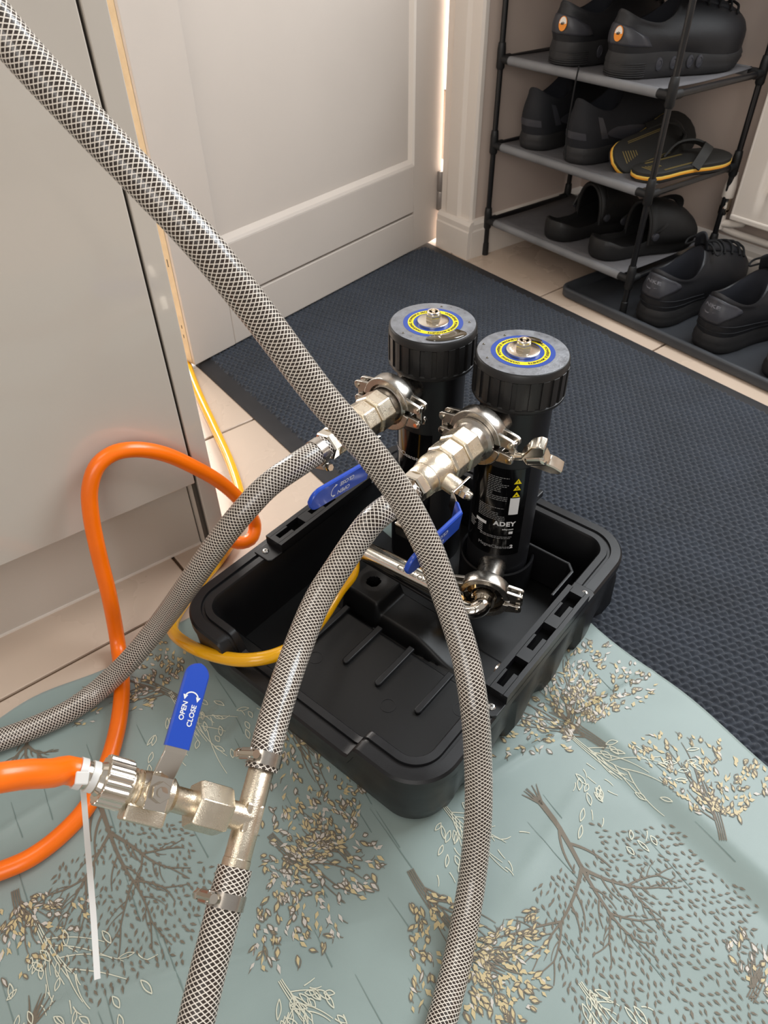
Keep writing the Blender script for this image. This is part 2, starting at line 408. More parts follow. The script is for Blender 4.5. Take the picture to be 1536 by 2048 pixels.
rv = thing('radiator_valve', 'white capped chrome valve on the bottom corner of the radiator', 'valve', (-.868, 1.585, .12))
VM = Matrix.Translation((-.868, 1.585, 0))
MB().lathe([(.0125, .196), (.0135, .200), (.0128, .222), (.0095, .238), (.0085, .247), (.002, .2475)], VM, 20).build('cap', M_TRIM, rv)
MB().lathe([(.0115, .160), (.0125, .163), (.0125, .178), (.011, .182), (.0115, .196)], VM, 20).build('body', M_CHROME, rv)
mb = MB(); mb.lathe([(.0098, .128), (.0098, .160)], VM, 16); mb.tube([(-.868, 1.585, .140), (-.845, 1.590, .142), (-.82, 1.592, .150), (-.81, 1.592, .170)], .0085, 12)
mb.build('elbow', M_TRIM, rv)
o = MB().tube(spline([(-.868, 1.592, .130), (-.845, 1.604, .122), (-.80, 1.612, .118), (-.55, 1.618, .118), (-.1, 1.618, .118)], .01), .0078, 12).build('heating_pipe', M_TRIM)
tag(o, 'white heating pipe running along under the radiator', 'pipe')

# ================================================================== DOORMAT
mat_root = thing('doormat', 'large navy ribbed doormat with a black rubber border', 'mat', (-.66, .835, 0))
MX0, MX1, MY0, MY1 = -1.462, .14, .452, 1.222
mb = MB(); bw = .034
def mrect(e, z): return [(MX0+e, MY0+e, z), (MX1-e, MY0+e, z), (MX1-e, MY1-e, z), (MX0+e, MY1-e, z)]
mb.loft([mrect(0, .0006), mrect(.0, .0016), mrect(.006, .0045), mrect(bw, .0052)], True, True)
mb.build('rubber_border', M_RUBBER, mat_root, smooth=30)
sp = .00155; x0, x1, y0, y1 = MX0+bw*.8, MX1-bw*.8, MY0+bw*.8, MY1-bw*.8
nx, ny = int((x1-x0)/sp), int((y1-y0)/sp)
gx, gy = np.meshgrid(np.linspace(x0, x1, nx), np.linspace(y0, y1, ny))
ra = math.radians(20); rx = gx*math.cos(ra)+gy*math.sin(ra); ry = -gx*math.sin(ra)+gy*math.cos(ra)
rs = np.random.RandomState(3)
pr_, ql = .0094, .0115
ry2 = ry + .0012*np.sin(2*np.pi*rx/ql) + .0006*np.sin(rx*90+ry*13)
row = np.floor(ry2/pr_); fr_ = ry2/pr_-row
ph = ((row*12.9898) % 1.0)*.35 + row*.42
lump = .5+.5*np.sin(2*np.pi*(rx/ql+ph) + 1.6*np.sin(2*np.pi*fr_)*.5)
hgt = np.sin(np.pi*fr_)**.8*(.2+.8*lump) + .06*rs.rand(ny, nx)
edge = np.minimum.reduce([gx-x0, x1-gx, gy-y0, y1-gy]); rag = .004+.004*np.abs(np.sin(rx*180)+.6*np.sin(ry*251))
hgt = hgt*np.clip((edge-rag*.6)/.003, 0, 1)
gz = np.where(edge < rag*.6, .0046, .0052)+hgt*.0062
co = np.stack([gx+.66, gy-.835, gz], -1).reshape(-1, 3).astype(np.float32)
idx = np.arange(nx*ny).reshape(ny, nx)
qd = np.stack([idx[:-1, :-1], idx[:-1, 1:], idx[1:, 1:], idx[1:, :-1]], -1).reshape(-1, 4)
def np_mesh(name, co, quads, m, parent=None, loc=None, smooth=True):
    me = bpy.data.meshes.new(name); me.vertices.add(len(co)); me.vertices.foreach_set('co', co.ravel())
    nq = len(quads); me.loops.add(nq*4); me.loops.foreach_set('vertex_index', quads.ravel().astype(np.int32))
    me.polygons.add(nq); me.polygons.foreach_set('loop_start', np.arange(0, nq*4, 4, dtype=np.int32))
    me.update(calc_edges=True)
    if smooth: me.shade_smooth()
    me.materials.append(m)
    o = bpy.data.objects.new(name, me); COL.objects.link(o)
    if parent: o.parent = parent
    if loc is not None: o.location = loc
    return o
pile = np_mesh('pile', co, qd, M_PILE, mat_root); pile['kind'] = 'stuff'

# ================================================================== CLOTH
CX0, CX1, CY0, CY1 = -.654, .46, -.52, .567
def cloth_h(x, y):
    base = .0016 + .0112*smooth01(.425, .462, y)
    w1 = math.sin((x*.9+y*.5)*38+2*math.sin(y*9))*.5+.5
    w2 = math.sin((x*.35-y*.95)*55+1.7*math.sin(x*11+y*5))*.5+.5
    w3 = math.sin(x*13+y*21)*math.sin(x*17-y*9)*.5+.5
    d = abs((x+.02*math.sin(y*20))*.94-(y-.62)*.34 - .235*.94)
    h = base + .0022*w1*w3 + .0012*w2*w2*(1-w3*.5) + .0012*w3
    for (px_, py_, ang, wd, ln, am) in CREASES:
        dx, dy = x-px_, y-py_; a = dx*math.cos(ang)+dy*math.sin(ang); b_ = -dx*math.sin(ang)+dy*math.cos(ang)
        if abs(a) < ln: h += am*math.exp(-(b_/wd)**2)*(1-(a/ln)**2)
    return h
CREASES = []
rc = random.Random(5)
for k in range(22):
    CREASES.append((rc.uniform(-.6, .1), rc.uniform(-.2, .5), rc.choice([math.radians(97), math.radians(110), math.radians(80), math.radians(60)])+rc.uniform(-.15, .15), rc.uniform(.004, .010), rc.uniform(.06, .2), rc.uniform(.0012, .0036)))
nx, ny = 300, 290; co = np.zeros((ny*nx, 3), np.float32); k = 0
clo = Vector(((CX0+CX1)/2, (CY0+CY1)/2, 0))
for j in range(ny):
    for i in range(nx):
        s_, t_ = i/(nx-1), j/(ny-1)
        x = CX0+(CX1-CX0)*s_; y = CY0+(CY1-CY0)*t_
        x += (1-s_)**8*.006*math.sin(y*31); y += t_**8*.004*math.sin(x*27)
        co[k] = (x-clo.x, y-clo.y, cloth_h(x, y)); k += 1
idx = np.arange(nx*ny).reshape(ny, nx)
qd = np.stack([idx[:-1, :-1], idx[:-1, 1:], idx[1:, 1:], idx[1:, :-1]], -1).reshape(-1, 4)
cloth = np_mesh('dust_sheet', co, qd, M_CLOTH, loc=clo)
tag(cloth, 'pale teal cloth woven with brown, cream and gold trees, under the black case', 'cloth')
so = cloth.modifiers.new('thickness', 'SOLIDIFY'); so.thickness = .0008; so.offset = -1

class Motif:
    def __init__(s): s.br = MB(); s.cr = MB(); s.go = MB(); s.si = MB()
    def P(s, x, y, o=.0007): return Vector((x, y, cloth_h(x, y)+o))
    def ok(s, x, y): return CX0+.008 < x < CX1-.01 and CY0+.01 < y < CY1-.006
    def strip(s, mb, pts, w0, w1, o=.0007):
        n = len(pts); vs = []; fs = []
        if not all(s.ok(p[0], p[1]) for p in pts): return
        for i, (x, y) in enumerate(pts):
            a = pts[max(0, i-1)]; b = pts[min(n-1, i+1)]; dx, dy = b[0]-a[0], b[1]-a[1]; l = math.hypot(dx, dy) or 1
            w_ = (w0+(w1-w0)*i/(n-1))/2; nx_, ny_ = -dy/l*w_, dx/l*w_
            vs += [s.P(x+nx_, y+ny_, o), s.P(x-nx_, y-ny_, o)]
        for i in range(n-1): fs.append((2*i, 2*i+1, 2*i+3, 2*i+2))
        mb.add(vs, fs)
    def curve(s, p, ang, ln, bend, n=9):
        pts = [p]; x, y = p
        for i in range(n):
            ang += bend/n; x += math.cos(ang)*ln/n; y += math.sin(ang)*ln/n; pts.append((x, y))
        return pts, ang
    def leaf(s, mb, x, y, ang, ln, wd, o=.0009):
        c, sn = math.cos(ang), math.sin(ang)
        pt = [(-.5, 0), (-.1, .5), (.5, 0), (-.1, -.5)]
        q = [(x+a*ln*c-b*wd*sn, y+a*ln*sn+b*wd*c) for a, b in pt]
        if all(s.ok(*k) for k in q): mb.add([s.P(*k, o) for k in q], [(0, 3, 2, 1)])
    def ring(s, mb, x, y, ang, ln, wd, w=.0009):
        pts = []
        for i in range(9):
            t = i/8; a = -.5+t; b = math.sin(math.pi*t)*.5
            pts.append((a, b))
        lo = [(a, -b*.7) for a, b in reversed(pts)]
        c, sn = math.cos(ang), math.sin(ang)
        for half in (pts, lo):
            q = [(x+a*ln*c-b*wd*sn, y+a*ln*sn+b*wd*c) for a, b in half]; s.strip(mb, q, w, w, .0010)
    def brown_tree(s, base, ang, ht, rad, rnd):
        tips = []
        for k in range(6):
            a = ang+math.pi+(k-2.5)*.17; pts, _ = s.curve(base, a, ht*.11, rnd.uniform(-.5, .5)); s.strip(s.br, pts, .0030, .0006)
        def grow(p, a, ln, w, lev):
            pts, a2 = s.curve(p, a, ln, rnd.uniform(-.45, .45)); s.strip(s.br, pts, w, w*.6); e = pts[-1]
            if lev == 0: tips.append(e); return
            nb = 3 if lev >= 2 else 2
            for q in range(nb):
                sp_ = (q-(nb-1)/2)*rnd.uniform(.55, .8)+rnd.uniform(-.15, .15)
                grow(e, a2+sp_, ln*rnd.uniform(.55, .8), w*.6, lev-1)
            for t in (4, 6):
                sd = rnd.choice((-1, 1)); pp, _ = s.curve(pts[t], a+sd*.8, ln*.6, sd*-.7); s.strip(s.br, pp, w*.5, w*.2)
        grow((base[0]-math.cos(ang)*.006, base[1]-math.sin(ang)*.006), ang, ht*.36, .0060, 3)
        cx_, cy_ = base[0]+math.cos(ang)*ht*.68, base[1]+math.sin(ang)*ht*.68
        sp_ = .0073; nr = int(rad/sp_)+1
        for gi in range(-nr, nr+1):
            for gj in range(-nr, nr+1):
                x = cx_+(gi+.5*(gj % 2))*sp_+rnd.uniform(-.0017, .0017); y = cy_+gj*sp_*.9+rnd.uniform(-.0017, .0017)
                r_ = math.hypot(x-cx_, y-cy_); th = math.atan2(y-cy_, x-cx_)
                if r_ > rad*(.92+.08*math.sin(th*7)): continue
                if rnd.random() < .12: continue
                if (x-base[0])*math.cos(ang)+(y-base[1])*math.sin(ang) < ht*.30 and abs(-(x-base[0])*math.sin(ang)+(y-base[1])*math.cos(ang)) < ht*.12: continue
                la = math.atan2(y-base[1], x-base[0])+rnd.uniform(-.7, .7)
                s.leaf(s.br, x, y, la, rnd.uniform(.0052, .0080), rnd.uniform(.0017, .0027))
    def cream_tree(s, base, ang, ht, rnd, mb=None, nleaf=46):
        mb = mb or s.cr
        for o_ in (-.0016, 0, .0016):
            p = (base[0]-math.sin(ang)*o_, base[1]+math.cos(ang)*o_); pts, a2 = s.curve(p, ang, ht*.55, .22+o_*60); s.strip(mb, pts, .0009, .0008)
        for k in range(9):
            t = pts[min(9, 3+k % 7)]; sd = 1 if k % 2 else -1
            pp, a3 = s.curve(t, a2+sd*rnd.uniform(.3, .9), ht*rnd.uniform(.2, .5), -sd*rnd.uniform(.2, .8)); s.strip(mb, pp, .0011, .0006)
        for k in range(nleaf):
            d = ht*rnd.uniform(.28, 1.05); a = rnd.uniform(-.75, .75)
            x, y = base[0]+math.cos(ang+a)*d, base[1]+math.sin(ang+a)*d
            la = ang+a+rnd.uniform(-.7, .7)
            if rnd.random() < .6: s.ring(mb, x, y, la, rnd.uniform(.010, .016), rnd.uniform(.004, .006))
            else:
                pp, _ = s.curve((x, y), la, .011, rnd.uniform(-.9, .9), 5); s.strip(mb, pp, .0011, .0007)
    def gold_tree(s, base, ang, ht, rnd, nleaf=90, spread=.75, pale=.35):
        for o_ in (-.003, -.001, .001, .003):
            p = (base[0]-math.sin(ang)*o_, base[1]+math.cos(ang)*o_); pts, a2 = s.curve(p, ang, ht*.5, .25+o_*30); s.strip(s.br, pts, .0012, .0009)
        for k in range(10):
            t = pts[min(9, 3+k % 7)]; sd = 1 if k % 2 else -1
            pp, a3 = s.curve(t, a2+sd*rnd.uniform(.3, .8), ht*rnd.uniform(.25, .5), -sd*rnd.uniform(.2, .8)); s.strip(s.br, pp, .0015, .0006)
        for k in range(int(nleaf*2.0)):
            d = ht*rnd.uniform(.25, 1.05); a = rnd.uniform(-spread, spread)
            x, y = base[0]+math.cos(ang+a)*d, base[1]+math.sin(ang+a)*d; la = ang+a+rnd.uniform(-.9, .9)
            ln, wd = rnd.uniform(.005, .010), rnd.uniform(.0022, .0045)
            mb = s.si if rnd.random() < pale else s.go
            if s.ok(x, y): s.leaf(mb, x, y, la, ln, wd)
            if rnd.random() < .35:
                pp, _ = s.curve((x, y), la+.3, ln*.9, rnd.uniform(-1, 1), 4); s.strip(s.br, pp, .0010, .0005)
            if rnd.random() < .4: s.ring(s.br, x+rnd.uniform(-.001, .001), y, la, ln*1.15, wd*1.25, .0008)
mo = Motif(); rm = random.Random(11)
def fp(x, y): p = PZ(x, y, .003); return (p.x, p.y)
def fa(a, b): p, q = fp(*a), fp(*b); return math.atan2(q[1]-p[1], q[0]-p[0]), math.hypot(q[0]-p[0], q[1]-p[1])
def spec_tree(kind, a, b, **k):
    ang, ln = fa(a, b); getattr(mo, kind)(fp(*a), ang, ln, rnd=rm, **k)
spec_tree('brown_tree', (1085, 1610), (1420, 2000), rad=.110)
spec_tree('brown_tree', (185, 1560), (300, 1935), rad=.088)
spec_tree('brown_tree', (60, 1290+160), (20, 1600), rad=.02)
spec_tree('cream_tree', (1140, 1470), (1330, 1650))
spec_tree('cream_tree', (340, 1385), (440, 1560))
spec_tree('cream_tree', (70, 1840), (170, 2100))
spec_tree('cream_tree', (880, 1600), (990, 1760), nleaf=26)
spec_tree('cream_tree', (560, 1960), (650, 2120))
spec_tree('cream_tree', (1160, 1965), (1240, 2090), nleaf=14)
spec_tree('gold_tree', (1440, 1690), (1400, 1480), nleaf=110, pale=.1)
spec_tree('gold_tree', (1210, 1500), (1010, 1340), nleaf=130, spread=.9)
spec_tree('gold_tree', (1130, 1480), (1190, 1300), nleaf=120, spread=.7)
spec_tree('gold_tree', (820, 1740), (960, 2010), nleaf=60, spread=.5, pale=.1)
spec_tree('gold_tree', (920, 1900), (1080, 2000), nleaf=110, spread=1.0, pale=.1)
spec_tree('gold_tree', (540, 1670), (690, 1850), nleaf=120, spread=.8, pale=.5)
spec_tree('gold_tree', (560, 1420), (660, 1640), nleaf=70, spread=.6)
spec_tree('gold_tree', (700, 1720), (600, 1600), nleaf=80, spread=.9)
spec_tree('gold_tree', (30, 1780), (50, 1950), nleaf=70, spread=1.0)
spec_tree('gold_tree', (360, 1400), (220, 1310), nleaf=90, spread=.9)
spec_tree('gold_tree', (1500, 2000), (1560, 1900), nleaf=30, spread=1.0)
mo.brown_tree((.10, .30), -.75, .26, .10, rm); mo.brown_tree((-.32, -.16), -.9, .25, .10, rm); mo.brown_tree((.02, -.18), -.8, .26, .10, rm)
mo.gold_tree((.24, .50), -.8, .16, rm, 90); mo.gold_tree((-.10, -.08), -.7, .15, rm, 90); mo.gold_tree((-.50, -.25), -.7, .16, rm, 90); mo.gold_tree((.26, -.05), -.9, .16, rm, 90)
mo.cream_tree((.20, .22), -.8, .15, rm); mo.cream_tree((-.20, -.30), -.8, .15, rm); mo.cream_tree((.30, .40), -1.0, .13, rm)
sa_, _ = fa((1140, 1510), (1262, 1640)); slub = MB()
for k in range(190):
    x, y = rm.uniform(-.62, .42), rm.uniform(-.5, .54); pp, _ = mo.curve((x, y), sa_+rm.uniform(-.07, .07), rm.uniform(.02, .075), rm.uniform(-.05, .05), 8); mo.strip(slub, pp, .0003, .0009, .0005)
slub.build('slub_thread', mat('dark_teal_thread', (108, 126, 122), .5), cloth, smooth=0, kind='stuff')
for nm, b, m in (('brown_tree_pattern', mo.br, M_TBROWN), ('cream_tree_pattern', mo.cr, M_TCREAM), ('gold_leaf_pattern', mo.go, M_TGOLD), ('silver_leaf_pattern', mo.si, M_TPINK)):
    o = b.build(nm, m, cloth, smooth=0, kind='stuff')

# ================================================================== CARRY CASE (open base)
U0, U1, V0, V1 = -.551, -.175, .258, .704; CZ = .005; RIM = .105
UC, VC = (U0+U1)/2, (V0+V1)/2
case = thing('carry_case', 'open black plastic tool case base holding the two canisters', 'case', W(UC, VC, CZ))
def rrect(hx, hy, r, n=20, side=28):
    """outline of a rounded rectangle, counter-clockwise, dense sides"""
    pts = []
    cs = [(hx-r, hy-r, 0), (-hx+r, hy-r, 90), (-hx+r, -hy+r, 180), (hx-r, -hy+r, 270)]
    for k, (cx_, cy_, a0) in enumerate(cs):
        for i in range(n+1):
            a = math.radians(a0+90*i/n); pts.append((cx_+r*math.cos(a), cy_+r*math.sin(a)))
        nx_, ny_, na = cs[(k+1) % 4]
        p = pts[-1]; q = (nx_+r*math.cos(math.radians(na)), ny_+r*math.sin(math.radians(na)))
        for i in range(1, side): pts.append((p[0]+(q[0]-p[0])*i/side, p[1]+(q[1]-p[1])*i/side))
    return pts
HXc, HYc = (U1-U0)/2, (V1-V0)/2
def topz(x, y):
    z = RIM
    if y < -HYc+.06: z -= .028*(smooth01(-.105, -.090, x)-smooth01(.085, .100, x))
    return z
def case_ring(off, zf, r=.052, wave=0, side=56):
    base = rrect(HXc+off, HYc+off, max(.012, r+off), 14, side); out = []
    for x, y in base:
        o_ = 0
        if wave and abs(x) > HXc-.03 and abs(y) < HYc-.05:
            k = (y+HYc)/.076; f_ = k-math.floor(k)
            o_ = wave*smooth01(.06, .14, f_)*(1-smooth01(.20, .98, f_))*(1 if x > 0 else -1)
        out.append(BXM @ Vector((UC+x+o_, VC+y, zf(x, y))))
    return out
c = lambda z: (lambda x, y: z)
tz = lambda d: (lambda x, y: topz(x, y)+d)
mb = MB()
mb.loft([case_ring(-.016, c(CZ)), case_ring(-.010, c(CZ+.004), wave=.007), case_ring(-.004, c(.035), wave=.008), case_ring(-.002, lambda x, y: topz(x, y)-.022, wave=.004), case_ring(-.002, tz(-.016)),
         case_ring(.0, tz(-.014)), case_ring(.0, tz(-.003)), case_ring(-.0025, tz(-.0002)), case_ring(-.014, tz(0)), case_ring(-.015, tz(-.003)), case_ring(-.018, tz(-.003)), case_ring(-.019, tz(.0)), case_ring(-.027, tz(0)), case_ring(-.029, tz(-.003)),
         case_ring(-.031, c(.06)), case_ring(-.036, c(.010))], True, False)
mb.build('shell', M_CASE, case, smooth=40)
# moulded interior
def inz(u, v):
    front = .036; back = .020
    z = front*(1-smooth01(.425, .435, v)) + back*smooth01(.425, .435, v)
    # holder bridge
    br = smooth01(.430, .448, v)*(1-smooth01(.492, .505, v))
    hgt_ = .058 - .016*smooth01(-.395, -.385, u) - .020*smooth01(-.335, -.27, u)
    hgt_ -= .5*max(0, .018-abs(math.hypot(u+.4216, v-.474)))*.4
    hgt_ *= smooth01(-.468, -.455, u)
    z = max(z, hgt_*br)
    d = math.hypot(u+.4216, v-.4737)
    if d < .0085 and br > 0: z = .030
    if u < -.447 and v > .315: z = min(z, .012+.024*(1-smooth01(.315, .325, v)))
    z += .012*smooth01(-.207, -.20, u)*(1-smooth01(.42, .44, v))*0
    return z
nu, nv = 190, 226; co = np.zeros((nu*nv, 3), np.float32); k = 0; cl = root_loc(case)
for j in range(nv):
    for i in range(nu):
        u = U0+.033+(U1-U0-.066)*i/(nu-1); v = V0+.033+(V1-V0-.066)*j/(nv-1)
        p = W(u, v, inz(u, v)) - cl; co[k] = p; k += 1
idx = np.arange(nu*nv).reshape(nv, nu)
qd = np.stack([idx[:-1, :-1], idx[:-1, 1:], idx[1:, 1:], idx[1:, :-1]], -1).reshape(-1, 4)
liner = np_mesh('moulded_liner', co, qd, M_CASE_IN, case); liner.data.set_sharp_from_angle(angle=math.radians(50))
for u in (-.430, -.3755, -.325, -.266):
    pts = [(u+.0042*math.cos(a), .367+.0042*math.sin(a)) for a in [math.pi+math.pi*i/8 for i in range(9)]] + [(u+.0042, .432), (u-.0042, .432)]
    MB().prism(pts, .0355, .0405, BXM).build('floor_rib', M_CASE, case, smooth=30, bevel=.0012)
for (u, v) in ((-.2977, .3519), (-.4087, .3481), (-.23, .40)):
    mb = MB(); mb.lathe([(.0082, 0), (.0082, .0006), (.0090, .0006), (.0090, 0)], Matrix.Translation(W(u, v, .0358)), 32, False); mb.build('moulded_circle', M_CASE, case)
# inner compartment lip at the far right and cradles round the canister feet
lip = MB()
pth = [W(-.290, .640, .079), W(-.232, .640, .079), W(-.222, .630, .079), W(-.222, .580, .079)]
for a, b in zip(pth[:-1], pth[1:]):
    m = (a+b)/2; d = (b-a); lip.box((0, 0, -.028), (d.length+.003, .004, .058), frame(m, Z, d))
lip.build('compartment_wall', M_CASE, case, smooth=0, bevel=.0012)
RC = W(-.3224, .6125, 0); LC = W(-.436, .606, 0)
for cc in (RC, LC):
    MB().arc([(.0455, .012), (.049, .012), (.049, .070), (.0475, .072), (.0455, .070)], math.radians(150), math.radians(400), Matrix.Translation(cc), 30).build('canister_cradle', M_CASE, case)
# slotted rails with screws on both long sides
def rail(u, v0, v1, sgn):
    z0, z1 = .1045, .1190
    a = MB(); wd = .028; h2 = wd/2
    def bx(ua, ub, va, vb, za=z0, zb=z1): a.box(((ua+ub)/2, (va+vb)/2, (za+zb)/2), (ub-ua, vb-va, zb-za), BXM)
    bx(u-h2, u+h2, v0, v1, z0, z0+.0025)
    bx(u-h2, u-h2+.0065, v0, v1); bx(u+h2-.0055, u+h2, v0, v1)
    ln = (v1-v0)
    for k in range(3):
        s0 = v0+ln*k/3
        bx(u-h2+.006, u+h2-.005, s0, s0+ln*.045)            # end bar
        bx(u-h2+.006, u-.0045, s0+ln*.045, s0+ln*.165)      # narrow slot cheeks
        bx(u+.0035, u+h2-.005, s0+ln*.045, s0+ln*.165)
        bx(u-h2+.006, u+h2-.005, s0+ln*.285, s0+ln/3)
    r = a.build('slotted_rail', M_RAIL, case, smooth=0)
    MB().box((u, (v0+v1)/2, z0+.0028), (wd-.012, v1-v0-.004, .001), BXM).build('slot_shade', mat('black_slot_shade', (6, 6, 6), .9, spec=.1), r, smooth=0)  # near-black sheet that paints in the darkness of deep slots
    b = MB().prism([(u-h2, v0-.022), (u+h2-.004, v0-.022), (u+h2, v0-.018), (u+h2, v1+.016), (u+h2-.004, v1+.020), (u-h2, v1+.020)], z0-.001, z0+.0022, BXM).build('rail_base', M_RAIL, case, smooth=0, bevel=.0008)
    for v in (v0-.012, v0+ln*.36, v1+.010):
        zz = z0+.0022 if v < v0 or v > v1 else z0+.006
        s_ = MB().lathe([(.0042, 0), (.0042, .0008), (.003, .0018), (.0004, .002)], Matrix.Translation(W(u+.004*sgn, v, zz)), 16).build('screw', M_ZINC, r)
        MB().box((0, 0, .0019), (.004, .0009, .0006), Matrix.Translation(W(u+.004*sgn, v, zz))).box((0, 0, .0019), (.0009, .004, .0006), Matrix.Translation(W(u+.004*sgn, v, zz))).build('cross_slot', M_GAP, s_, smooth=0)
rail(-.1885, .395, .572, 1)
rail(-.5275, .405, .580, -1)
# catch details on the far rim, knob inside
mb = MB(); mb.box((-.345, .697, RIM+.001), (.055, .016, .007), BXM); mb.box((-.372, .700, RIM+.004), (.010, .020, .012), BXM); mb.box((-.318, .700, RIM+.003), (.008, .018, .010), BXM)
mb.build('lid_catch', M_CASE, case, smooth=0, bevel=.0015)
mb = MB(); mb.box((-.345, .698, RIM+.0046), (.032, .007, .001), BXM); mb.build('catch_recess', M_GAP, case, smooth=0)
MB().lathe([(.0115, 0), (.0115, .003), (.009, .005), (.0005, .0055)], frame(W(-.212, .455, .062), (S*.9-L*.2+Z*.5)*-1), 20).build('magnet_disc', M_STEEL, case)

# ================================================================== CANISTERS
def cyl_wrap(vs, c, r, th0, z0):
    """flat (x,y) print wrapped round a vertical cylinder; th0 in degrees at x=0"""
    out = []
    for p in vs:
        a = math.radians(th0)+p[0]/r; out.append(Vector((c.x+r*math.cos(a), c.y+r*math.sin(a), z0+p[1])))
    return out
BR = .0405; CTOP = .366
def canister(c, label, right):
    t = thing('filter_canister', label, 'canister', Vector((c.x, c.y, .020)), 'magnetic filter canisters in the case')
    T = Matrix.Translation((c.x, c.y, 0))
    MB().lathe([(.036, .0205), (.0440, .024), (.0440, .040), (BR, .046), (BR, .3135), (.0435, .3150), (.0435, .3205)], T, 64).build('body', M_CAN, t)
    # cap
    cp = MB().lathe([(.0440, .3185), (.0500, .3185), (.0512, .3205), (.0512, .3235), (.0492, .3245), (.0492, .3555), (.0505, .3570), (.0500, .3640), (.0488, .3655), (.0470, .3660)], T, 96).build('cap', M_CAP, t)
    MB().lathe([(.0482, .36605), (.047, .36625), (.0, .36625)], T, 64, False).build('cap_top', M_CAPTOP, cp)
    n = 24; base = None
    for k in range(n):
        a = 2*math.pi*k/n
        if base is None:
            b = MB().arc([(.0490, .3240), (.0512, .3245), (.0510, .3570), (.0490, .3575)], -.075, .075, T, 4)
            base = b.build('grip_rib', M_CAP, cp, smooth=30); loc0 = root_loc(cp)
            off = Vector((c.x, c.y, 0)) - loc0
            for v_ in base.data.vertices: v_.co -= off
            base.location = off; o = base
        else:
            o = base.copy(); COL.objects.link(o); o.parent = cp
        o.rotation_euler = (0, 0, a)
    # printed warning rings
    def ringflat(r0, r1, z, name, m, par): return MB().lathe([(r1, z), (r0, z)], T, 72, False).build(name, m, par, smooth=0)
    ringflat(.0, .0340, .3664, 'blue_warning_ring', M_BLUEP, cp)
    ringflat(.0225, .0287, .36655, 'yellow_warning_ring', M_YEL, cp)
    vs, fs = text_geo('WARNING  POWERFUL MAGNETS', .0042, .00012)
    mb = MB(); wdt = max(p.x for p in vs)-min(p.x for p in vs); xm = min(p.x for p in vs); start = -0.9 if right else 1.9
    for rep in range(2):
        q = []
        for p in vs:
            a = start+rep*math.pi-(p.x-xm)/wdt*math.pi*.9; rr = .0256+p.y
            q.append((c.x+rr*math.cos(a), c.y+rr*math.sin(a), .36675))
        mb.add(q, fs)
    mb.build('warning_lettering', M_BLACKP, cp, smooth=0)
    wz = MB().lathe([(.0178, .3666), (.0178, .3690), (.0165, .3696), (.006, .3696)], T, 40).build('washer', M_NICKEL_S, t)
    mb = MB(); hexnut(mb, T, .0086, .3694, .3775, 6, .0008); mb.lathe([(.0072, .3770), (.0072, .3795), (.0066, .3800), (.0050, .3800), (.0046, .3775), (.0022, .3775), (.0018, .3792), (.0002, .3794)], T, 24)
    mb.build('hex_bolt', M_NICKEL_S, t)
    # outlet stubs
    FA = frame(Vector((c.x, c.y, .300)), -L, S)
    MB().lathe([(.0175, .030), (.0175, .064), (.0252, .067), (.0252, .071)], FA, 36).build('upper_outlet', M_STEEL, t)
    # label
    th0, th1 = (-140, -9) if right else (-150, -35)
    z0, z1 = (.100, .238) if right else (.090, .238)
    mb = MB(); n = 48
    rings = [[Vector((c.x+(BR+.0003)*math.cos(math.radians(th0+(th1-th0)*i/n)), c.y+(BR+.0003)*math.sin(math.radians(th0+(th1-th0)*i/n)), z)) for i in range(n+1)] for z in (z0, z1)]
    mb.loft(rings, False, False, False); lab = mb.build('label', M_LABEL, t)
    RR = BR+.0007
    def txt(s, th, z, size, m, name, bold=0.0, align='CENTER', space=1.0):
        vs, fs = text_geo(s, size, bold, align, space); MB().add(cyl_wrap(vs, c, RR, th, z), fs).build(name, m, lab, smooth=0)
    def bars(mb, tha, thb, z, h):
        n = max(2, int(abs(thb-tha)/4)); r2 = [[cyl_wrap([(0, dz, 0)], c, RR, tha+(thb-tha)*i/n, z)[0] for i in range(n+1)] for dz in (-h/2, h/2)]
        mb.loft(r2, False, False, False)
    if right:
        txt('ADEY', -42, .1535, .0098, M_WHITE, 'maker_lettering', .0004, space=1.12)
        txt('adey.com', -35, .1452, .0036, M_WHITE, 'web_address', .00008)
        txt('MagnaCleanse', -57, .1145, .0072, M_GREYP, 'product_lettering', 0.0)
        txt('2', -25.0, .1150, .0078, M_WHITE, 'product_number', .0004)
        mb = MB(); bars(mb, -38, -22, .1830, .0262); mb.build('white_info_panel', M_WHITE, lab, smooth=0)
        mb = MB(); bars(mb, -34.5, -25.5, .1755, .0055); bars(mb, -36, -24, .1715, .0012); mb.build('panel_picture', M_LABEL, lab, smooth=0)
        for v_ in lab.children[-1].data.vertices: v_.co += Vector((math.cos(math.radians(-30)), math.sin(math.radians(-30)), 0))*.0004
        for ba in ((-33, -26, .1395, .0042), (-96, -74, .1508, .0048)): mb = MB(); bars(mb, *ba); mb.build('white_tag', M_WHITE, lab, smooth=0)
        for k, z in enumerate((.2206, .2109, .2007)):
            vs = [(-.0046, -.0035, 0), (.0046, -.0035, 0), (0, .0045, 0)]
            MB().add(cyl_wrap(vs, c, RR, -28.8, z), [(0, 1, 2)]).build('warning_triangle', M_YEL, lab, smooth=0)
            if k == 0: txt('!', -28.8, z-.0004, .0055, M_BLACKP, 'warning_symbol', .0002)
            elif k == 1: txt('U', -28.8, z-.0008, .0038, M_BLACKP, 'warning_symbol', .0002)
            else: txt('x', -28.8, z-.0006, .0045, M_BLACKP, 'warning_symbol', .0002)
            for v_ in lab.children[-1].data.vertices: v_.co += Vector((math.cos(math.radians(-28.8)), math.sin(math.radians(-28.8)), 0))*.0004
        mb = MB(); rl = random.Random(2); z = .2250
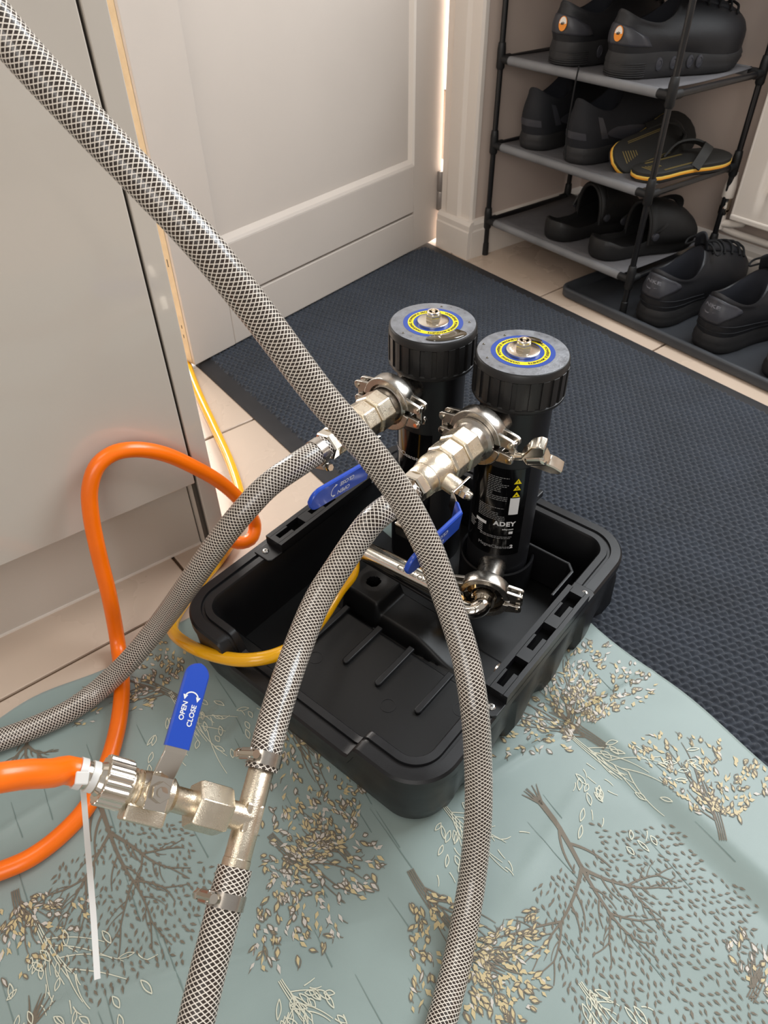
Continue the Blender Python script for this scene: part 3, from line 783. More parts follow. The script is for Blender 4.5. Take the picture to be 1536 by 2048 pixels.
        while z > .1585:
            if rl.random() > .12:
                th = -79 if z > .19 else -92; end = -43-rl.choice((0, 0, 3, 12, 25))
                while th < end:
                    w_ = rl.uniform(2.5, 6); bars(mb, th, min(end, th+w_), z, .0008); th += w_+1.1
            z -= .0026
        for z in (.1322, .1298):
            th = -84
            while th < -30: w_ = rl.uniform(3, 7); bars(mb, th, th+w_, z, .0008); th += w_+1.1
        for z in (.1455, .1425, .1395, .1365, .1335):
            bars(mb, -112, -98+rl.uniform(-3, 3), z, .0012); bars(mb, -90, -80, z, .0012)
        mb.build('fine_print_line', M_GREYP, lab, smooth=0)
    else:
        txt('MagnaCleanse', -92, .2005, .0085, M_WHITE, 'product_lettering', 0.0)
        txt('ADEY', -66, .1450, .0110, M_WHITE, 'maker_lettering', .0004, space=1.12)
    return t
canR = canister(RC, 'nearer black filter canister with white printed label and warning triangles', True)
canL = canister(LC, 'farther black filter canister half hidden behind the valves and crossing hose', False)
# water lying on the caps
def puddle(c, pts, label, z=.3664):
    ctr = Vector((c.x, c.y, 0)); n = 28; P2 = spline([ctr+Vector((p[0], p[1], 0)) for p in pts+[pts[0]]], .0015)[:-1]
    cen = sum(P2, Vector())/len(P2); mb = MB()
    rings = [[Vector((cen.x+(p.x-cen.x)*s_, cen.y+(p.y-cen.y)*s_, z+dz)) for p in P2] for s_, dz in ((1, .0002), (.97, .0012), (.85, .0018), (.4, .0020))]
    mb.loft(rings, False, True); o = mb.build('water_puddle', M_WATER); tag(o, label, 'water')
puddle(LC, [(.0305, .010), (.044, .012), (.046, -.004), (.036, -.026), (.025, -.032), (.0235, -.024), (.030, -.010)], 'dark puddle of water on the cap of the farther canister')
puddle(RC, [(-.020, .012), (-.016, .026), (-.004, .031), (.002, .0275), (-.006, .0245), (-.015, .015), (-.017, .004)], 'brownish drop of water on the cap of the nearer canister', .3668)
for k, (c_, a, r_) in enumerate(((LC, 2.2, .040), (LC, .9, .041), (LC, -1.6, .042), (RC, -1.9, .041), (RC, 2.9, .038), (RC, -2.6, .043))):
    o = MB().lathe([(.0016, .3662), (.0014, .3668), (.0008, .3673), (.0001, .3674)], Matrix.Translation((c_.x+r_*math.cos(a), c_.y+r_*math.sin(a), 0)), 10).build('water_drop', M_WATER)
    tag(o, 'tiny water drop on the cap of the '+('farther' if c_ is LC else 'nearer')+' canister', 'water drop', 'water drops on the '+('farther' if c_ is LC else 'nearer')+' cap')

# ================================================================== CLAMPS AND VALVES ON THE CANISTERS
def tri_clamp(FA, label, a0=.0635, wing=None, group='steel pipe clamps on the canisters', scale=1.0):
    """FA: z along the pipe, x = joint direction (lugs at +x and -x)"""
    o = FA @ Vector((0, 0, a0)); t = thing('pipe_clamp', label, 'pipe clamp', o, group)
    pf = [(.0245*scale, a0), (.0318*scale, a0), (.0325*scale, a0+.0015), (.0325*scale, a0+.0155), (.0318*scale, a0+.017), (.0245*scale, a0+.017), (.0262*scale, a0+.0125), (.0262*scale, a0+.0045)]
    g = math.radians(8)
    for nm, s0, s1, sg in (('upper_jaw', g, math.pi-g, 1), ('lower_jaw', -math.pi+g, -g, -1)):
        mb = MB().arc(pf, s0, s1, FA, 28)
        for sx in (-1, 1):
            for dz in (.0012, .0118):   # forked lugs
                pts = [(sx*.0285, sg*.0035), (sx*.0450, sg*.0045), (sx*.0475, sg*.0075), (sx*.0470, sg*.0125), (sx*.0440, sg*.0145), (sx*.0270, sg*.0175)]
                if sx*sg < 0: pts = pts[::-1]
                mb.prism([(p[0]*scale, p[1]*scale) for p in pts], a0+dz, a0+dz+.0040, FA)
        mb.build(nm, M_STEEL, t, smooth=40, bevel=.0007)
    for sx in (-1, 1):
        mb = MB()
        for sg in (-1, 1): mb.tube([FA @ Vector((sx*.0425*scale, sg*.0095*scale, a0-.0004)), FA @ Vector((sx*.0425*scale, sg*.0095*scale, a0+.0174))], .0026, 12)
        mb.build('hinge_pin', M_CHROME, t)
        mb = MB(); mb.box((sx*.0425*scale, 0, a0+.0085), (.0075, .021, .0052), FA); mb.build('link', M_STEEL, t, smooth=0, bevel=.001)
    if wing is not None:
        p0 = FA @ Vector((.040, .004, a0+.0085)); d = Vector(wing).normalized(); p1 = p0+d*.030
        bt = MB().tube([p0-d*.012, p1], .0042, 14).build('bolt', M_CHROME, t)
        WM = frame(p1, d, Z)
        mb = MB(); mb.lathe([(.0052, -.006), (.0068, -.004), (.0068, .008), (.005, .010)], WM, 18)
        pts = [(-.004, -.003), (.004, -.003), (.010, .003), (.0175, .012), (.0185, .018), (.0155, .0205), (.009, .017), (.004, .0125), (-.004, .0125), (-.009, .017), (-.0155, .0205), (-.0185, .018), (-.0175, .012), (-.010, .003)]
        mb.prism(pts, -.0045, .0045, WM @ Matrix(((1, 0, 0, 0), (0, 0, -1, 0), (0, 1, 0, -.004), (0, 0, 0, 1))))
        mb.build('wing_nut', M_NICKEL_S, t, smooth=40, bevel=.0012)
    return t
FR = frame(Vector((RC.x, RC.y, .300)), -L, S); FL = frame(Vector((LC.x, LC.y, .300)), -L, S)
# make local y point up
def upframe(F):
    o = F.translation; z = F.col[2].xyz; x = F.col[0].xyz; y = z.cross(x)
    if y.z < 0: x = -x
    return frame(o, z, x)
FR, FL = upframe(FR), upframe(FL)
if FR.col[0].xyz.dot(S) < 0: FLIP = -1
else: FLIP = 1
tri_clamp(FR, 'steel pipe clamp with wing nut on the nearer canister upper outlet', .0665, wing=None)
tri_clamp(FL, 'steel pipe clamp on the farther canister upper outlet', .0690)
# wing nut as part of the nearer clamp
clR = [o for o in COL.objects if o.name.startswith('pipe_clamp')][0]
p0 = RC+Z*.291+S*.040-L*.075; d = (S*.86+Z*.36+L*.10).normalized(); p1 = p0+d*.026
MB().tube([p0-d*.010, p1], .0045, 14).build('bolt', M_CHROME, clR)
WM = frame(p1+d*.002, d, (-L*.5+Z).normalized()) @ Matrix.Scale(1.35, 4)
mb = MB(); mb.lathe([(.0052, -.006), (.0075, -.004), (.0075, .009), (.0055, .011)], WM, 18)
pts = [(-.005, -.004), (.005, -.004), (.011, .003), (.0185, .011), (.0200, .018), (.0165, .0215), (.009, .018), (.005, .0145), (-.005, .0145), (-.009, .018), (-.0165, .0215), (-.0200, .018), (-.0185, .011), (-.011, .003)]
mb.prism(pts, -.005, .005, WM @ Matrix(((1, 0, 0, 0), (0, 0, -1, 0), (0, 1, 0, -.004), (0, 0, 0, 1))))
mb.build('wing_nut', M_NICKEL_S, clR, smooth=40, bevel=.0014)

def lever(t, M, ln, wd, joggle, start=.012, th=.0024, open_text=True, tmirror=False, steel_ln=.03, flip=1):
    """lever in the frame M: x along the handle, y across, z = stem direction; a joggled strip, blue sleeve over the outer part"""
    path = [(-.012, 0), (start, 0), (start+.016, joggle), (ln, joggle)]
    def strip(pa, w_, th_, mb):
        rings = []
        for x, z in pa:
            rings.append([(x, -w_/2, z-th_/2), (x, w_/2, z-th_/2), (x, w_/2, z+th_/2), (x, -w_/2, z+th_/2)])
        mb.loft(rings, True, True, True, M)
    mb = MB(); strip(path[:3]+[(start+.016+.02, joggle)], wd*.86, th, mb)
    mb.build('lever_plate', M_CHROME, t, smooth=0, bevel=.0006)
    # sleeve: rounded end
    x0_ = start+steel_ln*.30; zz0 = joggle*min(1, (x0_-start)/.016)
    body = [(x0_, zz0), (start+.016, joggle)] if x0_ < start+.016 else [(x0_, joggle)]
    mb = MB(); rings = []
    ext = [(x, z, wd/2) for x, z in body] + [(ln-wd/2, joggle, wd/2)]
    for i in range(1, 9):
        a = math.pi/2*i/8; ext.append((ln-wd/2+wd/2*math.sin(a), joggle, max(.0012, wd/2*math.cos(a))))
    tt = th*1.9
    for x, z, w_ in ext:
        k = tt/2
        rings.append([(x, -w_, z-k*.5), (x, -w_+min(w_*.6, .0012), z-k), (x, w_-min(w_*.6, .0012), z-k), (x, w_, z-k*.5), (x, w_, z+k*.5), (x, w_-min(w_*.6, .0012), z+k), (x, -w_+min(w_*.6, .0012), z+k), (x, -w_, z+k*.5)])
    mb.loft(rings, True, True, True, M); sl = mb.build('blue_grip', M_BLUE, t, smooth=40)
    # OPEN / CLOSE print with the curved double arrow
    zt = joggle+tt/2+.00025
    mb = MB(); xm = start+.016+(ln-start-.016)*.52
    sg = flip
    for s_, yo in (('OPEN', wd*.18*sg), ('CLOSE', -wd*.20*sg)):
        vs, fs = text_geo(s_, wd*.28, .0001)
        mb.add([(xm-wd*.25+p.x*(1)+(-.0 if s_ == 'OPEN' else -wd*.12), yo+p.y*1, zt) for p in vs], fs, M)
    n = 14; R_ = wd*.27; cx_ = xm+wd*.26
    rings = [[(cx_+rr*math.cos(a)*.9, rr*math.sin(a), zt) for a in [(-1.35+2.7*i/n) for i in range(n+1)]] for rr in (R_-.0005, R_+.0005)]
    mb.loft(rings, False, False, False, M)
    for e, sgn in ((-1.35, -1), (1.35, 1)):
        x, y = cx_+R_*math.cos(e)*.9, R_*math.sin(e)
        mb.add([(x-.0028, y, zt), (x+.0008, y-.0018, zt), (x+.0008, y+.0018, zt)], [(0, 1, 2)], M)
    mb.build('lever_print', M_WHITE, sl, smooth=0)
    return sl

def ball_valve(F, c, label, a0, lever_ang, lever_ln=.13):
    t = thing('ball_valve', label, 'valve', F @ Vector((0, 0, a0)), 'ball valves on the canisters')
    MB().lathe([(.0252, a0-.0005), (.0252, a0+.0025), (.0215, a0+.0045), (.0205, a0+.010), (.0205, a0+.014)], F, 40).build('ferrule', M_STEEL, t)
    mb = MB(); hexnut(mb, F, .0232, a0+.012, a0+.036, 8, .003); mb.build('hex_collar', M_NICKEL, t, smooth=25, bevel=.0008)
    mb = MB(); hexnut(mb, F, .0218, a0+.036, a0+.058, 8, .003); mb.build('union_nut', M_NICKEL, t, smooth=25, bevel=.0008)
    MB().lathe([(.0175, a0+.055), (.0192, a0+.062), (.0196, a0+.070), (.0188, a0+.077), (.0172, a0+.082), (.0172, a0+.0825), (.0165, a0+.083), (.0165, a0+.094), (.0155, a0+.096)], F, 40).build('body', M_NICKEL, t)
    mb = MB(); hexnut(mb, F, .0162, a0+.094, a0+.106, 6, .002); mb.build('end_hex', M_NICKEL_S, t, smooth=25)
    MB().lathe([(.0118, a0+.105), (.0118, a0+.112), (.0105, a0+.114), (.0112, a0+.118)], F, 24).build('barb', M_BRASS, t)
    # stem to the side with nut
    sd = (S*.97-Z*.16).normalized(); so = F @ Vector((0, 0, a0+.071))
    SM = frame(so, sd, -L)
    MB().lathe([(.0095, .012), (.0095, .030), (.0080, .033)], SM, 24).build('stem_boss', M_NICKEL, t)
    mb = MB(); hexnut(mb, SM, .0066, .036, .0425, 6, .001); mb.lathe([(.0045, .030), (.0045, .046), (.0036, .0475), (.0005, .048)], SM, 16)
    mb.build('stem_nut', M_NICKEL_S, t, smooth=30)
    xl = (-L*math.cos(lever_ang)+(Z*math.sin(lever_ang))).normalized()
    LM = frame(so+sd*.0345, sd, xl)
    lever(t, LM, lever_ln, .0255, .021, start=.016, flip=1)
    return t
ball_valve(FR, RC, 'nearer nickel ball valve with blue lever above the case', .0845, -.04, .112)
ball_valve(FL, LC, 'farther nickel ball valve with blue lever behind the crossing hose', .0800, .16, .118)

# ---- lower outlet clamp of the nearer canister and brass elbow
pc = PZ(969, 1187, .078); dl = (pc - Vector((RC.x, RC.y, .078))); dl.z = 0; rl_ = dl.length; dl.normalize()
MB().lathe([(.0175, .030), (.0175, rl_-.012), (.0252, rl_-.009), (.0252, rl_-.004)], frame(Vector((RC.x, RC.y, .078)), dl), 36).build('lower_outlet', M_STEEL, canR)
FLo = upframe(frame(Vector((RC.x, RC.y, .078)), dl, Vector((-dl.y, dl.x, 0))))
tri_clamp(FLo, 'dark steel pipe clamp low down at the foot of the nearer canister', rl_-.0085)
el = thing('brass_elbow', 'polished brass elbow fitted to the lower clamp inside the case', 'pipe fitting', pc)
MB().lathe([(.0252, rl_-.001), (.0252, rl_+.002), (.0165, rl_+.005), (.0150, rl_+.014)], FLo, 32).build('flange', M_CHROME, el)
e0 = pc+dl*.010
MB().tube(spline([e0, e0+dl*.012, e0+dl*.022-S*.010-Z*.004, e0+dl*.026-S*.026-Z*.006], .002), .0112, 20).build('bend', M_CHROME, el)
mb = MB(); hexnut(mb, frame(e0+dl*.026-S*.024-Z*.006, -S), .0145, 0, .012, 6, .0015); mb.build('nut', M_BRASS, el, smooth=25)

# ---- chrome manifold lying across the case in front of the canisters
ma = thing('chrome_manifold', 'chrome cross pipe engraved CAUTION inside the case', 'pipe', W(-.37, .484, .08))
q0, q1 = W(-.440, .4785, .099), W(-.312, .492, .094); qd_ = (q1-q0).normalized(); ql_ = (q1-q0).length
QM = frame(q0, qd_, Z)
MB().lathe([(.0085, -.006), (.0138, -.004), (.0138, .004), (.0128, .006), (.0128, ql_)], QM, 36).build('pipe', M_NICKEL_S, ma)
vs, fs = text_geo('CAUTION', .0085, .0002)
mb = MB(); qs = []
nrm = (-L*.55+Z*.83).normalized(); sdv = qd_.cross(nrm)
for p in vs:
    a = p.y/.0130; qs.append(q0+qd_*(.078+p.x*1.15)+(nrm*math.cos(a)-sdv*math.sin(a)*(1 if sdv.dot(-Z) > 0 else -1)*-1)*.01305)
mb.add(qs, fs).build('engraved_caution', mat('engraved_grey', (120, 112, 100), .5), ma, smooth=0)
MB().tube([q0-qd_*.002+L*-.004, q0-qd_*.014-L*.012-Z*.004], [.0085, .0075], 16).build('brass_end', M_BRASS, ma)
mb = MB(); mb.box((-.405, .530, .122), (.034, .026, .016), BXM); mb.box((-.405, .530, .110), (.040, .016, .010), BXM)
blk = mb.build('valve_block', M_CHROME, ma, smooth=0, bevel=.002)
MB().lathe([(.0072, 0), (.0072, .0012), (.0045, .0012), (.0045, -.001)], Matrix.Translation(W(-.409, .530, .131)), 20, False).build('port_ring', M_NICKEL_S, blk)
MB().tube([W(-.365, .505, .108), W(-.340, .512, .106)], .0085, 14).build('brass_connector', M_BRASS, ma)
mb = MB(); mb.box((-.375, .478, .0815), (.140, .005, .004), BXM); mb.build('support_bar', M_RAIL, ma, smooth=0, bevel=.001)

# ================================================================== BRAIDED HOSES
HR = .01325
def braided(name, pts, label, group='clear braided hoses', r=HR, nst=15, ends=True):
    P = spline(pts, .0022); t = thing(name, label, 'hose', Vector((P[len(P)//2].x, P[len(P)//2].y, min(p.z for p in P)-r)), group)
    Q = P[::2] if len(P) % 2 else P[::2]+[P[-1]]
    MB().tube(Q, r*.965, 28).build('water_filled_core', M_HOSE, t, smooth=60)
    fr = ptframes(P); pitch = .054; mb = MB(); hw = .00034; al = math.atan2(2*math.pi*r, pitch); ca, sa = math.cos(al), math.sin(al)
    vs = []; fs = []
    for sgn in (1, -1):
        rr = r*(.995 if sgn > 0 else .985)
        for k in range(nst):
            base = len(vs); s_ = 0
            for i, (p, tt, a, b) in enumerate(fr):
                if i: s_ += (p-fr[i-1][0]).length
                th = 2*math.pi*k/nst + sgn*2*math.pi*s_/pitch
                nn = a*math.cos(th)+b*math.sin(th); tg = b*math.cos(th)-a*math.sin(th)
                w_ = (tg*ca - tt*(sgn*sa))*hw   # across the strand
                q = p+nn*rr; vs.append(q+w_); vs.append(q-w_)
            for i in range(len(fr)-1): fs.append((base+2*i, base+2*i+1, base+2*i+3, base+2*i+2))
    mb.v = vs; mb.f = fs
    mb.build('braid', M_BRAID, t, smooth=60, kind='stuff')
    return P
big = [Vector((-.66, -.02, 1.02)), Vector((-.655, .03, .93)), Vector((-.625, .075, .82)), Vector((-.592, .099, .742)), PD(-20, 28, .426), PD(50, 112, .437), PD(200, 272, .455), PD(300, 375, .467), PD(400, 483, .483), PD(520, 632, .518), PD(640, 790, .560), PD(740, 905, .590), PD(800, 988, .612), PD(855, 1092, .633), PD(897, 1205, .648),
       PD(930, 1310, .652), PD(948, 1410, .650), PZ(956, 1520, .138), PZ(957, 1620, .100), PZ(951, 1700, .070), PZ(942, 1775, .045), PZ(930, 1845, .028), PZ(916, 1915, .0185)]
big += [PZ(900, 1980, .0150), PZ(878, 2060, .0150), PZ(845, 2160, .0150), PZ(800, 2300, .0150), Vector((-.02, .06, .015)), Vector((.04, -.04, .015)), Vector((.06, -.18, .015)), Vector((.02, -.36, .015)), Vector((-.06, -.60, .015))]
braided('braided_hose', big, 'long braided hose crossing the whole picture from top left to bottom')
vR = FR @ Vector((0, 0, .208)); vR0 = FR @ Vector((0, 0, .1915)); vL = FL @ Vector((0, 0, .203)); vL0 = FL @ Vector((0, 0, .1865))
TA_, TB_ = PD(525, 1530, .565), PD(462, 1765, .525)
trun = (TB_-TA_).normalized()
rp = [vR0, vR, PD(746, 1040, .666), PD(714, 1080, .664), PD(679, 1132, .661), PD(636, 1200, .655), PD(592, 1305, .632), PD(560, 1398, .602), PD(537, 1478, .580), TA_-trun*.004, TA_+trun*.004]
braided('braided_hose', rp, 'short braided hose from the nearer valve down to the tee fitting')
lp = [vL0, vL, PD(588, 934, .726), PD(536, 971, .720), PD(485, 1025, .722), PD(437, 1085, .737), PD(380, 1165, .770), PZ(320, 1247, .104), PZ(262, 1318, .058), PZ(228, 1352, .036), PZ(192, 1384, .0215), PZ(145, 1418, .0165), PZ(80, 1450, .0155), PZ(0, 1480, .0155), PZ(-70, 1500, .0155), PZ(-200, 1520, .0155), Vector((-.55, -.33, .0155)), Vector((-.53, -.62, .0155))]
braided('braided_hose', lp, 'braided hose from the farther valve sweeping left to the cloth')
tp = [TB_-trun*.010, TB_+trun*.002, PD(452, 1800, .519), PD(437, 1860, .511), PD(419, 1930, .502), PD(393, 2040, .490), PD(372, 2140, .48), PD(350, 2280, .47), Vector((-.125, -.105, .098)), Vector((-.110, -.150, .052)), Vector((-.105, -.205, .024)), Vector((-.11, -.27, .0155)), Vector((-.14, -.40, .0155)), Vector((-.20, -.62, .0155))]
braided('braided_hose', tp, 'braided hose hanging from the lower end of the tee fitting')

# ================================================================== TEE WITH DRAIN VALVE
Tc = TA_+(TB_-TA_)*.475
_re = ray(205, 1559); E_ = CAM+_re*((Tc-CAM).dot(trun)/_re.dot(trun)); bdir = (E_-Tc).normalized()
tN = trun.cross(bdir).normalized()
if tN.dot(CAM-Tc) < 0: tN = -tN
tee = thing('tee_fitting', 'nickel plated tee fitting joining the two braided hoses', 'pipe fitting', Tc)
RM = frame(TA_, trun, bdir); RL = (TB_-TA_).length
MB().lathe([(.0088, -.006), (.0092, .002), (.0102, .004), (.0102, RL-.016), (.0106, RL-.0155), (.0106, RL-.008), (.0098, RL-.0075), (.0098, RL-.002), (.0088, RL)], RM, 36).build('run', M_NICKEL, tee)
BM = frame(Tc, bdir, tN)
MB().lathe([(.0102, 0), (.0102, .020), (.0115, .0205), (.0115, .0225), (.0104, .023)], BM, 32).build('branch', M_NICKEL, tee)
mb = MB(); mb.box((0, 0, RL*.475), (.0150, .0195, .022), frame(TA_, trun, bdir)); mb.build('wrench_flat', M_NICKEL, tee, smooth=0, bevel=.002)
dv = thing('drain_valve', 'small nickel ball valve with upright blue OPEN CLOSE lever on the tee', 'valve', Tc+bdir*.07)
mb = MB(); hexnut(mb, BM, .0182, .0195, .0475, 6, .003); mb.build('hex_union', M_NICKEL, dv, smooth=25, bevel=.0006)
MB().lathe([(.0092, .046), (.0092, .063), (.0105, .065)], BM, 28).build('neck', M_NICKEL, dv)
MB().lathe([(.0105, .0625), (.0135, .066), (.0140, .074), (.0140, .083), (.0132, .088), (.0132, .0895), (.0120, .0900), (.0132, .0912), (.0120, .0925), (.0132, .0940), (.0120, .0955), (.0120, .1)], BM, 32).build('body', M_NICKEL, dv)
mb = MB()
p_ = []
n = 40
for i in range(n*2):
    a = math.pi*i/n; p_.append(((.0172 if (i//2) % 2 else .0160)*math.cos(a), (.0172 if (i//2) % 2 else .0160)*math.sin(a)))
mb.prism(p_, .098, .116, BM); mb.build('knurled_collar', M_NICKEL_S, dv, smooth=0, bevel=.0006)
MB().lathe([(.0120, .1155), (.0105, .119), (.0095, .1195), (.0095, .128)], BM, 24).build('hose_tail', M_NICKEL_S, dv)
bs = min((Tc+bdir*(.055+.0005*k) for k in range(60)), key=lambda q: abs(px_of(q+tN*.022)[0]-320))
# lower flat boss of the body, opposite the lever
mb = MB(); mb.box((0, 0, 0), (.030, .012, .016), frame(bs+trun*.0155, tN, bdir)); mb.build('mounting_boss', M_NICKEL, dv, smooth=0, bevel=.002)
SMt = frame(bs, tN, -trun)
MB().lathe([(.0085, .010), (.0085, .017), (.0070, .018)], SMt, 24).build('stem_boss', M_NICKEL, dv)
mb = MB(); hexnut(mb, SMt, .0072, .0205, .0255, 6, .001); mb.lathe([(.0036, .018), (.0036, .0275), (.0005, .028)], SMt, 16); mb.build('stem_nut', M_CHROME, dv, smooth=30)
_rl = ray(398, 1338); _q = bs+tN*.030; ld = (CAM+_rl*((_q-CAM).dot(tN)/_rl.dot(tN)))-_q; LLEN = ld.length+.004; ld.normalize()
LMt = frame(bs+tN*.0190, tN, ld)
lever(dv, LMt, LLEN, .0185, .010, start=.010, steel_ln=.066, flip=1)

# ---- worm drive hose clamps
def hose_clamp(c, ax, r, label, screw_dir, name='hose_clamp', w=.010):
    ax = Vector(ax).normalized(); t = thing(name, label, 'hose clamp', c, 'worm drive hose clamps')
    F = frame(c, ax, screw_dir)
    MB().arc([(r-.0003, -w/2), (r+.0008, -w/2), (r+.0008, w/2), (r-.0003, w/2)], 0, 2*math.pi, F, 40).build('band', M_STEEL, t)
    mb = MB(); mb.box((r+.0035, 0, 0), (.006, .013, w*.95), F); mb.build('screw_housing', M_STEEL, t, smooth=0, bevel=.001)
    mb = MB(); mb.tube([F @ Vector((r+.004, -.012, 0)), F @ Vector((r+.004, .008, 0))], .0034, 12); hexnut(mb, F @ Matrix(((1, 0, 0, r+.004), (0, 0, 1, .008), (0, -1, 0, 0), (0, 0, 0, 1))), .0042, 0, .005, 6, .0006)
    mb.build('screw', M_CHROME, t, smooth=30)
    mb = MB()
    for k in range(7): mb.box((r+.0010, 0, 0), (.0006, .0012, w*.6), F @ Matrix.Rotation(.55+.13*k, 4, 'Z'))
    mb.build('worm_slot', M_GAP, t, smooth=0)
hose_clamp(TA_-trun*.004, trun, HR, 'hose clamp around the top end of the tee', bdir+tN*.2)
hose_clamp(TB_+trun*.012, trun, HR, 'hose clamp around the lower end of the tee with dark screw', bdir+tN*.1)
hose_clamp(FR @ Vector((0, 0, .200)), -L, HR, 'hose clamp on the nearer valve, partly behind the crossing hose', -S*.2+Z)
hose_clamp(FL @ Vector((0, 0, .196)), -L, HR, 'hose clamp on the farther valve, with its screw hanging below', -Z+S*.3)

# ================================================================== ORANGE AND YELLOW HOSES
OR = .0094
dE = (Tc+bdir*.14-CAM).dot(_f)
op = [Tc+bdir*.1165, Tc+bdir*.128, Tc+bdir*.140, PD(105, 1546, dE-.012), PD(45, 1549, dE-.030), PD(-30, 1562, dE-.045), PD(-110, 1600, dE-.02), PD(-140, 1690, .62), PZ(-70, 1762, .014), PZ(0, 1742, .0125), PZ(60, 1716, .0125), PZ(120, 1672, .0125), PZ(175, 1612, .0125),
      PZ(212, 1535, .0125), PZ(236, 1450, .0125), PZ(244, 1370, .0125), PZ(236, 1290, .015), PD(218, 1190, .885), PD(198, 1110, .862), PD(182, 1030, .838), PD(180, 975, .824), PD(196, 930, .818), PD(228, 906, .824), PD(270, 899, .838), PD(325, 907, .866), PD(390, 935, .910), PD(450, 972, .965),
      PD(492, 1016, 1.01), PD(510, 1052, 1.035), PD(502, 1078, 1.030), PD(480, 1086, 1.025), PD(455, 1078, 1.02)]
OP = spline(op, .006)
o = MB().tube(OP, OR, 24).build('orange_hose', M_ORANGE, smooth=60); tag(o, 'orange rubber hose looping from the drain valve up against the cabinet', 'hose')
YR = .0078
yp = [PZ(330, 590, .011), PZ(362, 690, .0085), PZ(392, 775, .0085), PZ(430, 858, .0085), PZ(462, 930, .0085), PZ(481, 1000, .0085), PZ(474, 1062, .0085), PZ(442, 1115, .0085), PZ(395, 1172, .0085), PZ(358, 1222, .010), PZ(345, 1258, .026), PZ(374, 1288, .052), PZ(430, 1311, .078), PZ(490, 1320, .092), PZ(545, 1312, .094), PZ(600, 1285, .085), PZ(645, 1235, .075), PZ(680, 1180, .078), PZ(705, 1146, .088), q0-qd_*.010-L*.009-Z*.002]
o = MB().tube(spline(yp, .005), YR, 20).build('yellow_hose', M_YELLOW, smooth=60); tag(o, 'thin yellow hose running behind the case and into the chrome manifold', 'hose')
# cable tie on the orange hose, with a long tail
ct = thing('cable_tie', 'white plastic cable tie with a long tail on the orange hose', 'cable tie', PD(170, 1556, .545))
axo = bdir; cc_ = Tc+bdir*.1225
for k, dx in enumerate((0, .0085)):
    F = frame(cc_+axo*dx, axo, _u)
    MB().arc([(OR-.0002, -.0024), (OR+.0011, -.0024), (OR+.0011, .0024), (OR-.0002, .0024)], 0, 2*math.pi, F, 32).build('band', M_TIE, ct)
hd = PD(164, 1556, (Tc+bdir*.131-CAM).dot(_f)-.0125)
MB().box((0, 0, 0), (.0085, .0085, .006), frame(hd, CAM-hd, _r)).build('head', M_TIE, ct, smooth=0, bevel=.001)
tl = spline([hd, PD(168, 1600, .525), PD(176, 1700, .515), PD(186, 1820, .500), PD(195, 1960, .485)], .006)
mb = MB(); rings = []
for p, t_, a, b in ptframes(tl):
    nn = (CAM-p); nn = (nn-t_*nn.dot(t_)).normalized(); sd_ = t_.cross(nn)
    rings.append([p+sd_*.0020+nn*.0006, p-sd_*.0020+nn*.0006, p-sd_*.0020-nn*.0006, p+sd_*.0020-nn*.0006])
mb.loft(rings); mb.build('tail', M_TIE, ct, smooth=30)

# ================================================================== SHOE RACK
RX0, RX1, RY0, RY1 = -1.311, -.868, 1.29, 1.578; RZ = (.087, .261, .434, .607, .78)
rk = thing('shoe_rack', 'black tube shoe rack with grey fabric shelves', 'rack', ((RX0+RX1)/2, (RY0+RY1)/2, 0))
for x in (RX0, RX1):
    for y in (RY0, RY1):
        z0 = .0072 if x == RX1 else .0005
        lg = MB().lathe([(.0062, z0+.012), (.0062, .95)], Matrix.Translation((x, y, 0)), 16).build('leg', M_RACK, rk)
        MB().lathe([(.0078, z0), (.0082, z0+.002), (.0075, z0+.030), (.0062, z0+.031)], Matrix.Translation((x, y, 0)), 16).build('foot', M_JOINT, lg)
        for z in RZ:
            j = MB(); j.lathe([(.0072, z-.020), (.0092, z-.016), (.0092, z+.018), (.0080, z+.030), (.0072, z+.031)], Matrix.Translation((x, y, 0)), 16)
            sx = 1 if x == RX0 else -1; sy = 1 if y == RY0 else -1
            j.tube([(x, y, z), (x+sx*.030, y, z)], .0080, 14); j.tube([(x, y, z), (x, y+sy*.026, z)], .0080, 14)
            j.build('connector', M_JOINT, rk, smooth=40)
for z in RZ:
    for y in (RY0, RY1):
        MB().tube([(RX0+.028, y, z), (RX1-.028, y, z)], .0088, 16).build('sleeved_bar', M_SLEEVE, rk)
    for x in (RX0, RX1):
        MB().tube([(x, RY0+.02, z), (x, RY1-.02, z)], .0062, 12).build('side_bar', M_RACK, rk)
    mb = MB(); n = 12; rings = []
    for j in range(n+1):
        y = RY0+(RY1-RY0)*j/n; r_ = []
        for i in range(17):
            x = RX0+.022+(RX1-RX0-.044)*i/16; sag = .006*math.sin(math.pi*j/n)*(.6+.4*math.sin(math.pi*i/16)); r_.append((x, y, z+.0075-sag))
        rings.append(r_)
    mb.loft(rings, False, False, False); sh = mb.build('fabric_shelf', M_SHELF, rk, smooth=60)
    so = sh.modifiers.new('thickness', 'SOLIDIFY'); so.thickness = .0012

# ---- boot tray
tr_ = MB(); tx0, tx1, ty0, ty1 = -1.036, -.24, 1.262, 1.628
def trr(e, z, r=.03): return [((tx0+tx1)/2+p[0], (ty0+ty1)/2+p[1], z) for p in rrect((tx1-tx0)/2-e, (ty1-ty0)/2-e, max(.006, r-e), 8, 4)]
tr_.loft([trr(.006, .0008), trr(.001, .004), trr(0, .019), trr(.002, .0225), trr(.006, .0235), trr(.010, .0225), trr(.014, .017), trr(.018, .0060), trr(.022, .0050)], True, True)
o = tr_.build('boot_tray', M_TRAY, smooth=50); tag(o, 'shallow dark grey boot tray under the rack and the black trainers', 'tray')

